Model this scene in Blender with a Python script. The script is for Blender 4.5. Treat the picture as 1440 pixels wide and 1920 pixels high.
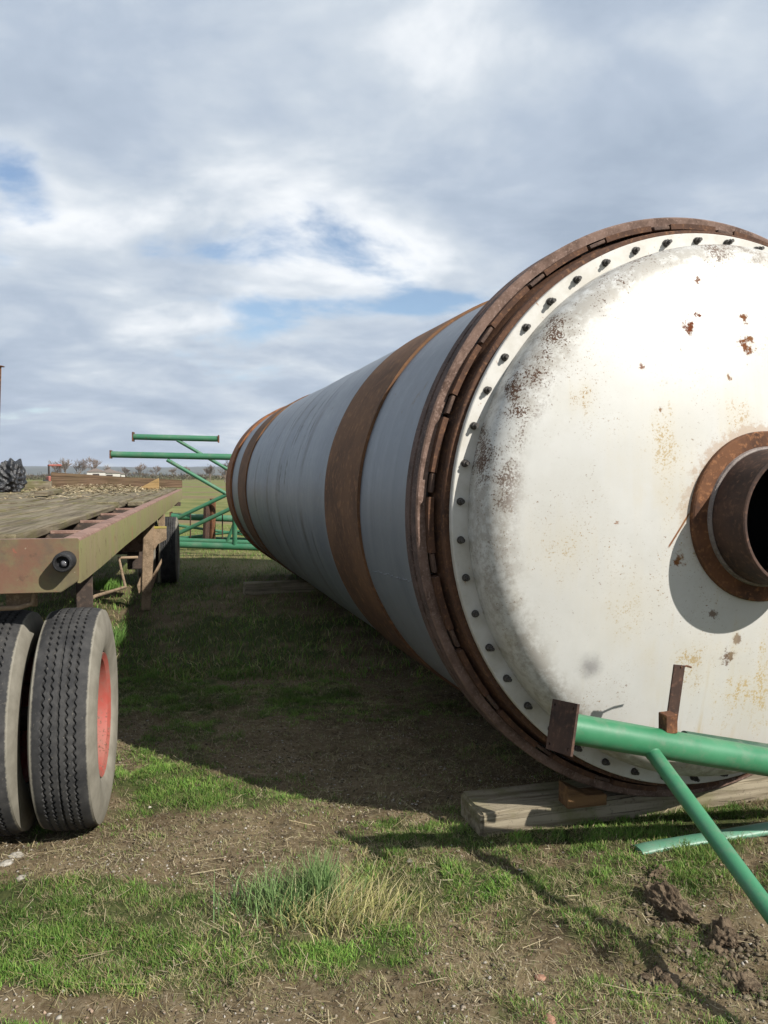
import bpy, bmesh, math, random
import numpy as np
from mathutils import Vector, Matrix, noise as noise3

# ------------------------------------------------------------------ camera, world, sun, exposure
for o in list(bpy.data.objects): bpy.data.objects.remove(o)
scene = bpy.context.scene
COL = scene.collection
F_PX, HOR, CAM_H = 1500.0, 891.0, 1.643            # focal length and horizon in photo pixels, eye height in metres
PITCH = math.atan((960 - HOR) / F_PX)
cam_d = bpy.data.cameras.new('camera')
cam_d.sensor_fit = 'VERTICAL'; cam_d.sensor_height = 24.0; cam_d.sensor_width = 18.0
cam_d.lens = 24.0 * F_PX / 1920.0
cam_d.clip_start = 0.05; cam_d.clip_end = 20000
cam = bpy.data.objects.new('camera', cam_d); COL.objects.link(cam)
cam.location = (0, 0, CAM_H); cam.rotation_euler = (math.radians(90) - PITCH, 0, 0)
scene.camera = cam

SUN = Vector((1.053, -0.842, 1.0)).normalized()     # towards the sun
SUN_EL = math.asin(SUN.z); SUN_ROT = math.atan2(SUN.x, SUN.y)
world = bpy.data.worlds.new('World'); scene.world = world; world.use_nodes = True
world.cycles.sampling_method = 'MANUAL'; world.cycles.sample_map_resolution = 256

def sky_nodes():
    nt = world.node_tree; nt.nodes.clear()
    L = nt.links.new
    def nd(t, **k):
        n = nt.nodes.new(t)
        for a, b in k.items(): setattr(n, a, b)
        return n
    def math_(op, a, b=None, c=None, clamp=False):
        n = nd('ShaderNodeMath', operation=op, use_clamp=clamp)
        for i, v in enumerate((a, b, c)):
            if v is None: continue
            if isinstance(v, (int, float)): n.inputs[i].default_value = v
            else: L(v, n.inputs[i])
        return n.outputs[0]
    def ramp(fac, stops, interp='LINEAR'):
        n = nd('ShaderNodeValToRGB'); n.color_ramp.interpolation = interp
        el = n.color_ramp.elements
        while len(el) < len(stops): el.new(0.5)
        for e, (p, c) in zip(el, stops): e.position = p; e.color = (*c, 1) if len(c) == 3 else c
        L(fac, n.inputs[0]); return n.outputs[0]
    def noise(vec, scale, detail, rough=0.5, dist=0.0):
        n = nd('ShaderNodeTexNoise'); n.inputs['Scale'].default_value = scale
        n.inputs['Detail'].default_value = detail; n.inputs['Roughness'].default_value = rough
        n.inputs['Distortion'].default_value = dist
        L(vec, n.inputs['Vector']); return n.outputs[0]
    sky = nd('ShaderNodeTexSky', sky_type='NISHITA'); sky.sun_disc = False
    sky.sun_elevation = SUN_EL; sky.sun_rotation = SUN_ROT; sky.air_density = 1.0; sky.dust_density = 0.6; sky.ozone_density = 2.0
    tc = nd('ShaderNodeTexCoord')
    sep = nd('ShaderNodeSeparateXYZ'); L(tc.outputs['Generated'], sep.inputs[0])
    x, y, z = sep.outputs
    zc = math_('ADD', math_('MAXIMUM', z, 0.0), 0.20)
    cx = math_('DIVIDE', x, zc); cy = math_('DIVIDE', y, zc)
    cmb = nd('ShaderNodeCombineXYZ'); L(cx, cmb.inputs[0]); L(cy, cmb.inputs[1]); cmb.inputs[2].default_value = 3.7
    P = cmb.outputs[0]
    n1 = noise(P, 1.05, 8, 0.56, 0.3)
    wob = noise(P, 3.6, 8, 0.62, 0.4)
    # thinner places in the cloud layer, ragged by the same noise that shapes the clouds
    holes = None
    for (px, py, sx, sy, w) in [(30, 300, .06, .05, .30), (830, 350, .040, .020, .125), (990, 385, .044, .022, .14), (480, 572, .11, .012, .07), (850, 565, .09, .018, .20), (640, 590, .10, .02, .08), (240, 660, .10, .014, .08),
                                (560, 700, .12, .016, .07), (-260, 420, .10, .07, .18), (1560, 480, .09, .04, .18), (1900, 250, .14, .09, .14)]:
        d = Vector(((px - 720) / F_PX, 1.0, (HOR - py) / F_PX)).normalized()
        sd = Vector((d.y, -d.x, 0)).normalized(); ud = sd.cross(d)
        def dot(v):
            q = nd('ShaderNodeVectorMath', operation='DOT_PRODUCT'); L(tc.outputs['Generated'], q.inputs[0]); q.inputs[1].default_value = v; return q.outputs['Value']
        u = math_('DIVIDE', math_('SUBTRACT', dot(sd), 0.0), sx); v = math_('DIVIDE', math_('SUBTRACT', dot(ud), 0.0), sy)
        r2 = math_('ADD', math_('MULTIPLY', u, u), math_('MULTIPLY', v, v))
        r2 = math_('MAXIMUM', r2, math_('MULTIPLY', math_('LESS_THAN', dot(d), 0.0), 50.0))
        g = math_('MULTIPLY', math_('POWER', 2.718, math_('MULTIPLY', r2, -1.0)), w)
        holes = g if holes is None else math_('ADD', holes, g)
    cov = math_('SUBTRACT', math_('ADD', n1, math_('MULTIPLY', math_('SUBTRACT', wob, 0.5), 0.28)), holes)
    mask = ramp(cov, [(0.26, (0.04, 0.04, 0.04)), (0.41, (1, 1, 1))], 'EASE')
    # thick parts are grey underneath, thin and sunlit parts white
    sh = noise(P, 0.8, 7, 0.5, 0.3)
    mp = nd('ShaderNodeVectorMath', operation='ADD'); L(P, mp.inputs[0]); mp.inputs[1].default_value = (4.3, 1.7, 9.1)
    sh2 = noise(mp.outputs[0], 2.4, 8, 0.54, 0.25)
    t = math_('ADD', math_('MULTIPLY', sh, 0.5), math_('MULTIPLY', sh2, 0.5))
    t = math_('SUBTRACT', t, math_('MULTIPLY', math_('SUBTRACT', cov, 0.5), 0.25))
    cc = ramp(t, [(0.37, (0.325, 0.395, 0.495)), (0.47, (0.42, 0.49, 0.59)), (0.54, (0.55, 0.61, 0.68)), (0.63, (0.84, 0.865, 0.89))])
    skyc = nd('ShaderNodeVectorMath', operation='SCALE'); L(sky.outputs[0], skyc.inputs[0]); skyc.inputs['Scale'].default_value = 0.115
    mix = nd('ShaderNodeMix', data_type='RGBA'); L(mask, mix.inputs[0]); L(skyc.outputs[0], mix.inputs[6]); L(cc, mix.inputs[7])
    bg = nd('ShaderNodeBackground'); bg.inputs[1].default_value = 0.78; L(mix.outputs[2], bg.inputs[0])
    out = nd('ShaderNodeOutputWorld'); L(bg.outputs[0], out.inputs[0])
sky_nodes()

sun_d = bpy.data.lights.new('sun', 'SUN'); sun_d.energy = 5.0; sun_d.angle = math.radians(0.53); sun_d.color = (1.0, 0.955, 0.88)
sun = bpy.data.objects.new('sun', sun_d); COL.objects.link(sun)
sun.rotation_euler = (-SUN).to_track_quat('-Z', 'Y').to_euler(); sun.location = (20, -15, 20)
scene.view_settings.view_transform = 'Standard'; scene.view_settings.look = 'None'
scene.view_settings.gamma = 1.0; scene.view_settings.use_curve_mapping = False
scene.view_settings.exposure = 0.58
scene.render.engine = 'CYCLES'
cy = scene.cycles; cy.max_bounces = 5; cy.diffuse_bounces = 3; cy.glossy_bounces = 2; cy.transmission_bounces = 2; cy.volume_bounces = 0; cy.caustics_reflective = False; cy.caustics_refractive = False

# ------------------------------------------------------------------ helpers
rng = np.random.default_rng(7); random.seed(7)

def unproj(px, py):
    """photo pixel -> unit-depth ray direction"""
    dx = (px - 720) / F_PX; dy = (960 - py) / F_PX
    c, s = math.cos(PITCH), math.sin(PITCH)
    return Vector((dx, c + dy * s, dy * c - s))
def on_ground(px, py, h=0.0):
    d = unproj(px, py); k = (h - CAM_H) / d.z
    return Vector((d.x * k, d.y * k, h))
def at_depth(px, py, Y):
    d = unproj(px, py); k = Y / d.y
    return Vector((d.x * k, Y, CAM_H + d.z * k))

def tag(o, label=None, cat=None, group=None, kind=None):
    if label: o['label'] = label
    if cat: o['category'] = cat
    if group: o['group'] = group
    if kind: o['kind'] = kind
    return o
def empty(name, loc, rz=0.0, **k):
    o = bpy.data.objects.new(name, None); COL.objects.link(o); o.empty_display_size = 0.2
    o.location = loc; o.rotation_euler = (0, 0, rz); return tag(o, **k)
def link(name, me, mat, parent=None, **k):
    o = bpy.data.objects.new(name, me); COL.objects.link(o)
    if mat and not me.materials: me.materials.append(mat)
    if parent: o.parent = parent
    return tag(o, **k)
def mesh(name, V, F, smooth=False):
    me = bpy.data.meshes.new(name); me.from_pydata([tuple(v) for v in V], [], F); me.update()
    if smooth: me.polygons.foreach_set('use_smooth', [True] * len(me.polygons))
    return me
def bm_mesh(name, bm, smooth=False, angle=None):
    me = bpy.data.meshes.new(name); bmesh.ops.recalc_face_normals(bm, faces=bm.faces); bm.to_mesh(me); bm.free()
    if smooth or angle: me.polygons.foreach_set('use_smooth', [True] * len(me.polygons))
    if angle: me.set_sharp_from_angle(angle=math.radians(angle))
    return me
def box_me(name, size, bevel=0.0, jitter=0.0, seg=1, cuts=0):
    """box centred on x and y, standing on z=0"""
    bm = bmesh.new(); bmesh.ops.create_cube(bm, size=1)
    bmesh.ops.scale(bm, vec=size, verts=bm.verts); bmesh.ops.translate(bm, vec=(0, 0, size[2] / 2), verts=bm.verts)
    if cuts:
        ax = max(range(3), key=lambda i: size[i])
        ed = [e for e in bm.edges if abs((e.verts[0].co - e.verts[1].co)[ax]) > size[ax] * .9]
        bmesh.ops.subdivide_edges(bm, edges=ed, cuts=cuts)
    if bevel: bmesh.ops.bevel(bm, geom=[e for e in bm.edges if e.calc_face_angle(0) > .5], offset=bevel, segments=seg, affect='EDGES')
    if jitter:
        for v in bm.verts: v.co += Vector([random.uniform(-1, 1) * jitter for _ in range(3)])
    return bm_mesh(name, bm)
def bx(name, x0, x1, y0, y1, z0, z1, mat, parent, bevel=0.004, jitter=0.0, cuts=0, **k):
    me = box_me(name, (abs(x1 - x0), abs(y1 - y0), abs(z1 - z0)), bevel, jitter, cuts=cuts)
    o = link(name, me, mat, parent, **k); o.location = ((x0 + x1) / 2, (y0 + y1) / 2, min(z0, z1)); return o
def lathe_me(name, prof, segs=96, closed=False, angle=35, zc=0.0, a0=0.0, a1=2 * math.pi):
    """profile of (t, r): t along local Y, r round the Y axis at height zc"""
    full = abs(a1 - a0 - 2 * math.pi) < 1e-6
    n = segs if full else segs + 1
    V = []; F = []
    m = len(prof)
    for i in range(n):
        a = a0 + (a1 - a0) * i / segs
        c, s = math.cos(a), math.sin(a)
        for (t, r) in prof: V.append((r * c, t, zc + r * s))
    for i in range(segs):
        j = (i + 1) % n
        for k in range(m if closed else m - 1):
            q = (k + 1) % m
            F.append((i * m + k, i * m + q, j * m + q, j * m + k))
    if not full and closed:
        F.append(tuple(range(m))); F.append(tuple((n - 1) * m + k for k in reversed(range(m))))
    bm = bmesh.new(); me0 = mesh('tmp', V, F); bm.from_mesh(me0); bpy.data.meshes.remove(me0)
    bmesh.ops.remove_doubles(bm, verts=bm.verts, dist=1e-6)
    return bm_mesh(name, bm, angle=angle)
def tube_bm(bm, pts, r, segs=12, cap=True, r1=None):
    pts = [Vector(p) for p in pts]; rings = []
    up = None
    for i, p in enumerate(pts):
        if i == 0: d = pts[1] - p
        elif i == len(pts) - 1: d = p - pts[i - 1]
        else: d = (pts[i + 1] - p).normalized() + (p - pts[i - 1]).normalized()
        d.normalize()
        if up is None: up = d.orthogonal().normalized()
        else: up = (up - d * up.dot(d)).normalized()
        side = d.cross(up)
        rr = r if r1 is None else r + (r1 - r) * i / (len(pts) - 1)
        rings.append([bm.verts.new(p + (up * math.cos(2 * math.pi * k / segs) + side * math.sin(2 * math.pi * k / segs)) * rr) for k in range(segs)])
    for a, b in zip(rings, rings[1:]):
        for k in range(segs): bm.faces.new((a[k], a[(k + 1) % segs], b[(k + 1) % segs], b[k]))
    if cap: bm.faces.new(list(reversed(rings[0]))); bm.faces.new(rings[-1])
def tube(name, pts, r, mat, parent=None, segs=16, r1=None, **k):
    bm = bmesh.new(); tube_bm(bm, pts, r, segs, True, r1)
    return link(name, bm_mesh(name, bm, angle=40), mat, parent, **k)
def copy_tree(o, parent=None):
    c = o.copy(); COL.objects.link(c); c.parent = parent
    for ch in list(o.children): copy_tree(ch, c)
    return c
def fast_mesh(name, V, F3=None, F4=None, col=None, smooth=False):
    me = bpy.data.meshes.new(name)
    V = np.asarray(V, np.float32); me.vertices.add(len(V)); me.vertices.foreach_set('co', V.ravel())
    loops = []; tot = []
    if F4 is not None and len(F4): loops.append(np.asarray(F4, np.int32).ravel()); tot.append(np.full(len(F4), 4, np.int32))
    if F3 is not None and len(F3): loops.append(np.asarray(F3, np.int32).ravel()); tot.append(np.full(len(F3), 3, np.int32))
    loops = np.concatenate(loops); tot = np.concatenate(tot)
    me.loops.add(len(loops)); me.loops.foreach_set('vertex_index', loops)
    me.polygons.add(len(tot)); me.polygons.foreach_set('loop_start', np.concatenate([[0], np.cumsum(tot)[:-1]]).astype(np.int32))
    me.polygons.foreach_set('loop_total', tot)
    if smooth: me.polygons.foreach_set('use_smooth', np.ones(len(tot), bool))
    me.update(calc_edges=True)
    if col is not None:
        at = me.color_attributes.new('Col', 'FLOAT_COLOR', 'POINT')
        c = np.ones((len(V), 4), np.float32); c[:, :3] = col; at.data.foreach_set('color', c.ravel())
    return me

_perm = rng.random((256, 256))
def vnoise(x, y, s, seed=0):
    x = np.asarray(x) / s + seed * 17.31; y = np.asarray(y) / s + seed * 9.73
    xi = np.floor(x).astype(int); yi = np.floor(y).astype(int); fx = x - xi; fy = y - yi
    fx = fx * fx * (3 - 2 * fx); fy = fy * fy * (3 - 2 * fy)
    g = lambda a, b: _perm[a % 256, b % 256]
    return (g(xi, yi) * (1 - fx) + g(xi + 1, yi) * fx) * (1 - fy) + (g(xi, yi + 1) * (1 - fx) + g(xi + 1, yi + 1) * fx) * fy
def fbm(x, y, s, n=4, seed=0):
    t = 0; a = 1; w = 0
    for i in range(n): t = t + a * vnoise(x, y, s / 2 ** i, seed + i); w += a; a *= .5
    return t / w

# ------------------------------------------------------------------ materials
class NM:
    def __init__(s, name, rough=0.8, metal=0.0, spec=0.3):
        s.m = bpy.data.materials.new(name); s.m.use_nodes = True
        s.nt = s.m.node_tree; s.b = s.nt.nodes['Principled BSDF']
        s.b.inputs['Roughness'].default_value = rough; s.b.inputs['Metallic'].default_value = metal
        s.b.inputs['Specular IOR Level'].default_value = spec
        s.tc = s.nt.nodes.new('ShaderNodeTexCoord'); s.co = s.tc.outputs['Object']
    def n(s, t, **k):
        n = s.nt.nodes.new(t)
        for a, b in k.items(): setattr(n, a, b)
        return n
    def put(s, sock, v):
        if isinstance(v, (int, float)): sock.default_value = v
        elif isinstance(v, tuple): sock.default_value = (*v, 1) if (len(v) == 3 and sock.type == 'RGBA') else v
        else: s.nt.links.new(v, sock)
    def noise(s, scale, detail=4, rough=0.55, vec=None, dist=0.0):
        n = s.n('ShaderNodeTexNoise'); s.put(n.inputs['Vector'], vec or s.co); s.put(n.inputs['Scale'], scale)
        s.put(n.inputs['Detail'], detail); s.put(n.inputs['Roughness'], rough); s.put(n.inputs['Distortion'], dist); return n.outputs[0]
    def voro(s, scale, vec=None, out='Distance'):
        n = s.n('ShaderNodeTexVoronoi'); s.put(n.inputs['Vector'], vec or s.co); s.put(n.inputs['Scale'], scale); return n.outputs[out]
    def scale(s, v, vec=None, off=(0, 0, 0)):
        n = s.n('ShaderNodeMapping'); s.put(n.inputs['Vector'], vec or s.co); n.inputs['Scale'].default_value = v; n.inputs['Location'].default_value = off; return n.outputs[0]
    def math(s, op, a, b=None, clamp=False):
        n = s.n('ShaderNodeMath', operation=op, use_clamp=clamp); s.put(n.inputs[0], a)
        if b is not None: s.put(n.inputs[1], b)
        return n.outputs[0]
    def step(s, v, a, b, smooth=True):
        n = s.n('ShaderNodeMapRange'); n.interpolation_type = 'SMOOTHSTEP' if smooth else 'LINEAR'
        s.put(n.inputs[0], v); s.put(n.inputs[1], a); s.put(n.inputs[2], b); return n.outputs[0]
    def mix(s, f, a, b, mode='MIX'):
        n = s.n('ShaderNodeMix', data_type='RGBA', blend_type=mode); s.put(n.inputs[0], f); s.put(n.inputs[6], a); s.put(n.inputs[7], b); return n.outputs[2]
    def sep(s, vec=None):
        n = s.n('ShaderNodeSeparateXYZ'); s.put(n.inputs[0], vec or s.co); return n.outputs
    def attr(s, name):
        n = s.n('ShaderNodeAttribute'); n.attribute_name = name; return n.outputs['Color']
    def rand(s):
        return s.n('ShaderNodeObjectInfo').outputs['Random']
    def done(s, col, bump=None, bs=0.3, bd=0.01, rough=None, dim=1.0):
        if dim != 1.0: col = s.mix(1.0, col, (dim, dim, dim), 'MULTIPLY')
        s.put(s.b.inputs['Base Color'], col)
        if rough is not None: s.put(s.b.inputs['Roughness'], rough)
        if bump is not None:
            n = s.n('ShaderNodeBump'); n.inputs['Strength'].default_value = bs; n.inputs['Distance'].default_value = bd
            s.put(n.inputs['Height'], bump); s.nt.links.new(n.outputs[0], s.b.inputs['Normal'])
        return s.m

def rust_mat(name, dark=(.055, .026, .016), mid=(.15, .065, .03), light=(.30, .135, .06), sc=6.0, rough=.85, stretch=(1, 1, 1)):
    m = NM(name, rough)
    v = m.scale(stretch)
    a = m.noise(sc, 8, .65, v); b = m.noise(sc * 9, 5, .6, v)
    c = m.mix(m.step(a, .32, .62), dark, mid); c = m.mix(m.step(b, .5, .75), c, light)
    return m.done(c, b, .35, .004, dim=.84)
def paint_mat(name, base, var, rust_amt=.66, rough=.45, sc=4.0, spec=.4):
    m = NM(name, rough, spec=spec)
    a = m.noise(sc, 5); b = m.noise(sc * 12, 6, .7); big = m.noise(sc * .7, 3)
    c = m.mix(m.step(a, .3, .7), base, var)
    f = m.step(m.math('ADD', m.math('MULTIPLY', b, .7), m.math('MULTIPLY', big, .3)), rust_amt, rust_amt + .06)
    c = m.mix(f, c, (.10, .045, .022))
    c = m.mix(m.math('MULTIPLY', m.step(m.noise(sc * 3, 7, .7), .45, .75), .38), c, (.24, .235, .19))
    return m.done(c, m.noise(sc * 20, 3), .08, .003, m.math('ADD', m.math('MULTIPLY', a, .25), rough - .1), dim=.74)
def wood_mat(name, a=(.16, .135, .10), b=(.33, .29, .22), moss=(.13, .14, .05), moss_amt=.3, axis=1, sc=1.0):
    m = NM(name, .9, spec=.15)
    st = [22, 22, 22]; st[axis] = 1.2
    off = m.n('ShaderNodeVectorMath', operation='ADD'); m.put(off.inputs[0], m.co)
    cb = m.n('ShaderNodeCombineXYZ'); r = m.math('MULTIPLY', m.rand(), 37.0); m.put(cb.inputs[0], r); m.put(cb.inputs[1], r); m.put(cb.inputs[2], r)
    m.put(off.inputs[1], cb.outputs[0])
    v = m.scale(tuple(st), off.outputs[0])
    g = m.noise(sc, 7, .65, v, .4); n2 = m.noise(3.0, 5, .6, off.outputs[0]); n3 = m.noise(60, 3, .6, off.outputs[0])
    crk = m.noise(1.0, 5, .6, m.scale(tuple(q * (2.6 if q > 5 else .8) for q in st), off.outputs[0]), .8)
    c = m.mix(m.step(g, .34, .62), a, b)
    c = m.mix(m.math('MULTIPLY', m.step(crk, .36, .31), .55), c, (.05, .04, .028))
    c = m.mix(m.math('MULTIPLY', m.step(n2, .45, .65), moss_amt), c, moss)
    c = m.mix(m.math('MULTIPLY', m.math('SUBTRACT', m.rand(), .5), .35, True), c, (.09, .07, .05))
    c = m.mix(m.math('MULTIPLY', m.step(n3, .58, .72), .5), c, (.07, .055, .04))
    return m.done(c, m.math('ADD', m.math('MULTIPLY', g, .6), m.math('MULTIPLY', m.step(crk, .33, .42), .6)), .8, .008, dim=.78)

M = {}
M['rust'] = rust_mat('rust')
M['rust_band'] = rust_mat('rust_band', (.10, .05, .026), (.165, .083, .04), (.27, .13, .058), 2.2)
M['rust_orange'] = rust_mat('rust_orange', (.14, .055, .025), (.27, .11, .045), (.36, .17, .08), 7)
M['rust_dark'] = rust_mat('rust_dark', (.030, .020, .017), (.075, .042, .03), (.14, .075, .05), 5)
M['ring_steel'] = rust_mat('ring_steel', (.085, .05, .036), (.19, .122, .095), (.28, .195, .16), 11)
M['bolt_steel'] = rust_mat('bolt_steel', (.03, .028, .026), (.075, .068, .062), (.16, .14, .12), 30, .55)
M['ring_side_shaded'] = rust_mat('ring_side_shaded', (.05, .032, .027), (.115, .073, .06), (.20, .14, .12), 9)  # darker copy of ring_steel, the shade on the ring's outer side painted in
M['keeper_steel'] = rust_mat('keeper_steel', (.14, .11, .10), (.24, .20, .18), (.34, .30, .27), 20, .6)
M['keeper_rust'] = rust_mat('keeper_rust', (.06, .036, .028), (.115, .07, .05), (.19, .13, .10), 14, .8)
M['pad_rust_shaded'] = rust_mat('pad_rust_shaded', (.05, .026, .018), (.105, .05, .028), (.20, .10, .05), 7)  # rust darkened so its colour carries the shadow of the recess by the ring

def shell_paint():
    m = NM('shell_paint', .42, spec=.35)
    x, y, z = m.sep()
    ring = m.noise(1.0, 5, .6, m.scale((.15, 3.2, .15)))
    ring2 = m.noise(1.0, 6, .7, m.scale((.5, 9.0, .5)))
    streak = m.noise(1.0, 7, .65, m.scale((1.1, 7.0, 1.1)), .6)
    fine = m.noise(14, 6, .65)
    c = m.mix(m.step(ring, .35, .65), (.165, .185, .215), (.215, .235, .262))
    c = m.mix(m.math('MULTIPLY', m.step(ring2, .5, .7), .35), c, (.125, .14, .165))
    c = m.mix(m.math('MULTIPLY', m.step(fine, .45, .75), .3), c, (.27, .28, .295))
    # scuffs on the middle courses
    band = m.math('MULTIPLY', m.step(y, 2.6, 3.3), m.step(y, 7.2, 5.0))
    sc = m.math('MULTIPLY', m.math('MULTIPLY', m.step(streak, .56, .66), band), m.step(m.noise(.9, 4), .46, .58))
    c = m.mix(m.math('MULTIPLY', sc, .9), c, (.035, .03, .03))
    # a few long oily smears that run round the upper flank
    th = m.math('ARCTAN2', m.math('SUBTRACT', z, 1.468), m.math('MULTIPLY', x, -1.0))
    wv = m.math('MULTIPLY', m.math('SUBTRACT', m.noise(5, 5, .6), .5), .16)
    for (t0, a0, dt, da, w) in ((4.55, .12, .045, .13, .95), (4.25, .15, .045, .12, .9), (4.75, -.06, .03, .10, .7), (4.15, .55, .05, .26, .9), (3.75, .50, .04, .38, .6), (4.9, .55, .035, .3, .6), (5.6, .35, .04, .3, .5)):
        u = m.math('DIVIDE', m.math('ADD', m.math('SUBTRACT', y, t0), wv), dt); v = m.math('DIVIDE', m.math('SUBTRACT', th, a0), da)
        q = m.math('ADD', m.math('MULTIPLY', u, u), m.math('MULTIPLY', v, v))
        c = m.mix(m.math('MULTIPLY', m.math('MULTIPLY', m.step(q, 1.3, .0), m.step(fine, .35, .6)), w), c, (.03, .027, .028))
    # dark weld lines round the shell
    for t in (3.41, 4.70, 5.44, 6.5):
        w = m.math('ADD', y, m.math('MULTIPLY', m.noise(2.0, 3), .05))
        d = m.math('ABSOLUTE', m.math('SUBTRACT', w, t + .025))
        c = m.mix(m.math('MULTIPLY', m.math('MULTIPLY', m.step(d, .12, .0), m.step(m.noise(1.7, 4), .30, .55)), .75), c, (.075, .07, .075))
    # paler towards the bottom of the flank
    c = m.mix(m.math('MULTIPLY', m.step(z, 1.15, .25), .45), c, (.30, .295, .28))
    c = m.mix(m.math('MULTIPLY', m.step(m.noise(7, 8, .7), .63, .70), .6), c, (.16, .10, .06))
    return m.done(c, m.noise(3.0, 5), .12, .01, m.math('ADD', m.math('MULTIPLY', fine, .3), .3), dim=.86)
M['shell_paint'] = shell_paint()

AXZ = 1.468                                          # height of the drum's axis
def head_paint():
    m = NM('head_paint', .44, spec=.42)
    p = m.n('ShaderNodeVectorMath', operation='SUBTRACT'); m.put(p.inputs[0], m.co); p.inputs[1].default_value = (0, 0, AXZ); p = p.outputs[0]
    x, y, z = m.sep(p)
    r = m.math('SQRT', m.math('ADD', m.math('MULTIPLY', x, x), m.math('MULTIPLY', z, z)))
    big = m.noise(1.6, 5, .6, p); mid = m.noise(5, 7, .7, p); sp = m.noise(26, 6, .72, p); sp2 = m.noise(60, 4, .7, p)
    drip = m.noise(1.0, 6, .6, m.scale((16, 4, 1.1), p), .15)
    c = m.mix(m.step(big, .35, .65), (.57, .565, .535), (.64, .635, .605))
    # dull film and yellow run stains
    c = m.mix(m.math('MULTIPLY', m.step(mid, .42, .7), .35), c, (.50, .48, .425))
    ys = m.math('MULTIPLY', m.step(drip, .5, .72), m.step(m.math('ADD', big, m.math('MULTIPLY', z, -.12)), .48, .68))
    c = m.mix(m.math('MULTIPLY', ys, .6), c, (.50, .39, .19))
    # rust specks in patches, from pin-pricks to flakes
    patch = m.step(m.noise(2.4, 5, .6, m.scale((1, 1, 1), p, (3, 1, 7))), .40, .62)
    sp3 = m.noise(120, 3, .65, p)
    f = m.math('MULTIPLY', m.step(sp3, .60, .68), m.step(m.noise(6, 5, .6, p), .42, .60))
    c = m.mix(m.math('MULTIPLY', m.math('MULTIPLY', f, patch), .85), c, (.30, .19, .085))
    f2 = m.math('MULTIPLY', m.step(sp2, .635, .68), m.step(mid, .42, .6))
    c = m.mix(m.math('MULTIPLY', f2, .75), c, (.17, .09, .045))
    f3 = m.math('MULTIPLY', m.step(sp, .665, .70), patch)
    c = m.mix(m.math('MULTIPLY', f3, .85), c, (.15, .07, .035))
    for (sx, sz, rad, w, colr) in [(-.32, .80, .034, 1, (.15, .05, .025)), (-.27, .84, .024, 1, (.15, .05, .025)), (-.04, .72, .040, 1, (.16, .055, .025)), (-.05, .84, .026, 1, (.16, .06, .03)), (-.55, .62, .018, .9, (.2, .08, .04)), (-.16, .58, .016, .9, (.2, .09, .04)), (-.48, .44, .014, .9, (.2, .09, .04)), (-.25, 1.0, .02, .9, (.17, .07, .035)),
                                   (-.68, -.02, .016, .9, (.25, .11, .04)), (-.40, -.17, .026, 1, (.20, .075, .03)), (-.13, -.60, .035, .9, (.10, .05, .03)), (-.10, -.52, .02, .8, (.12, .06, .03)), (-.23, -.40, .018, .8, (.12, .06, .03))]:
        dx = m.math('SUBTRACT', x, sx); dz = m.math('SUBTRACT', z, sz)
        d = m.math('SQRT', m.math('ADD', m.math('MULTIPLY', dx, dx), m.math('MULTIPLY', dz, dz)))
        d = m.math('ADD', d, m.math('MULTIPLY', m.math('SUBTRACT', sp, .5), rad * 6))
        c = m.mix(m.math('MULTIPLY', m.step(d, rad, rad * .3), w), c, colr)
    # speckled rust stains: soft areas broken into fine dots
    for (sx, sz, rad, w, colr) in [(-.82, .48, .11, 1.3, (.30, .18, .07)), (-.30, -.62, .22, 1.1, (.38, .26, .10)), (.05, -.80, .32, 1.2, (.45, .33, .15)), (-.12, .42, .16, 1, (.36, .22, .08)), (-.95, .80, .16, .9, (.22, .11, .06)), (-.45, .30, .26, 1.1, (.38, .27, .12)), (-.30, .05, .28, 1.1, (.38, .27, .12)), (-.6, -.35, .25, .8, (.42, .32, .17)), (-.9, -.1, .2, .9, (.38, .27, .13)), (.1, .75, .3, .8, (.36, .24, .11))]:
        dx = m.math('SUBTRACT', x, sx); dz = m.math('SUBTRACT', z, sz)
        d = m.math('SQRT', m.math('ADD', m.math('MULTIPLY', dx, dx), m.math('MULTIPLY', dz, dz)))
        d = m.math('ADD', d, m.math('MULTIPLY', m.math('SUBTRACT', m.math('ADD', m.math('MULTIPLY', mid, .5), m.math('MULTIPLY', drip, .5)), .5), rad * 4.0))
        e = m.math('MULTIPLY', m.step(d, rad * 1.2, -rad * .3), w)
        thr = m.math('SUBTRACT', .66, m.math('MULTIPLY', e, .16))
        k = m.math('MULTIPLY', m.math('MULTIPLY', m.step(m.math('SUBTRACT', m.math('ADD', m.math('MULTIPLY', sp3, .55), m.math('MULTIPLY', sp, .45)), thr), -.01, .05), e), .8)
        c = m.mix(k, c, colr)
        c = m.mix(m.math('MULTIPLY', e, .22), c, (.54, .44, .24))
    # one sooty smudge
    dx = m.math('SUBTRACT', x, -.755); dz = m.math('SUBTRACT', z, -.62)
    d = m.math('ADD', m.math('SQRT', m.math('ADD', m.math('MULTIPLY', dx, dx), m.math('MULTIPLY', dz, dz))), m.math('MULTIPLY', m.math('SUBTRACT', mid, .5), .10))
    c = m.mix(m.math('MULTIPLY', m.step(m.math('ADD', d, m.math('MULTIPLY', m.math('SUBTRACT', sp, .5), .06)), .07, .0), .7), c, (.20, .19, .19))
    # a thin rust scratch
    ax, az, bx_, bz = -.45, -.12, -.36, .02
    ln = math.hypot(bx_ - ax, bz - az); ux, uz = (bx_ - ax) / ln, (bz - az) / ln
    dx = m.math('SUBTRACT', x, ax); dz = m.math('SUBTRACT', z, az)
    al = m.math('ADD', m.math('MULTIPLY', dx, ux), m.math('MULTIPLY', dz, uz)); ac = m.math('ABSOLUTE', m.math('SUBTRACT', m.math('MULTIPLY', dx, uz), m.math('MULTIPLY', dz, ux)))
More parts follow.
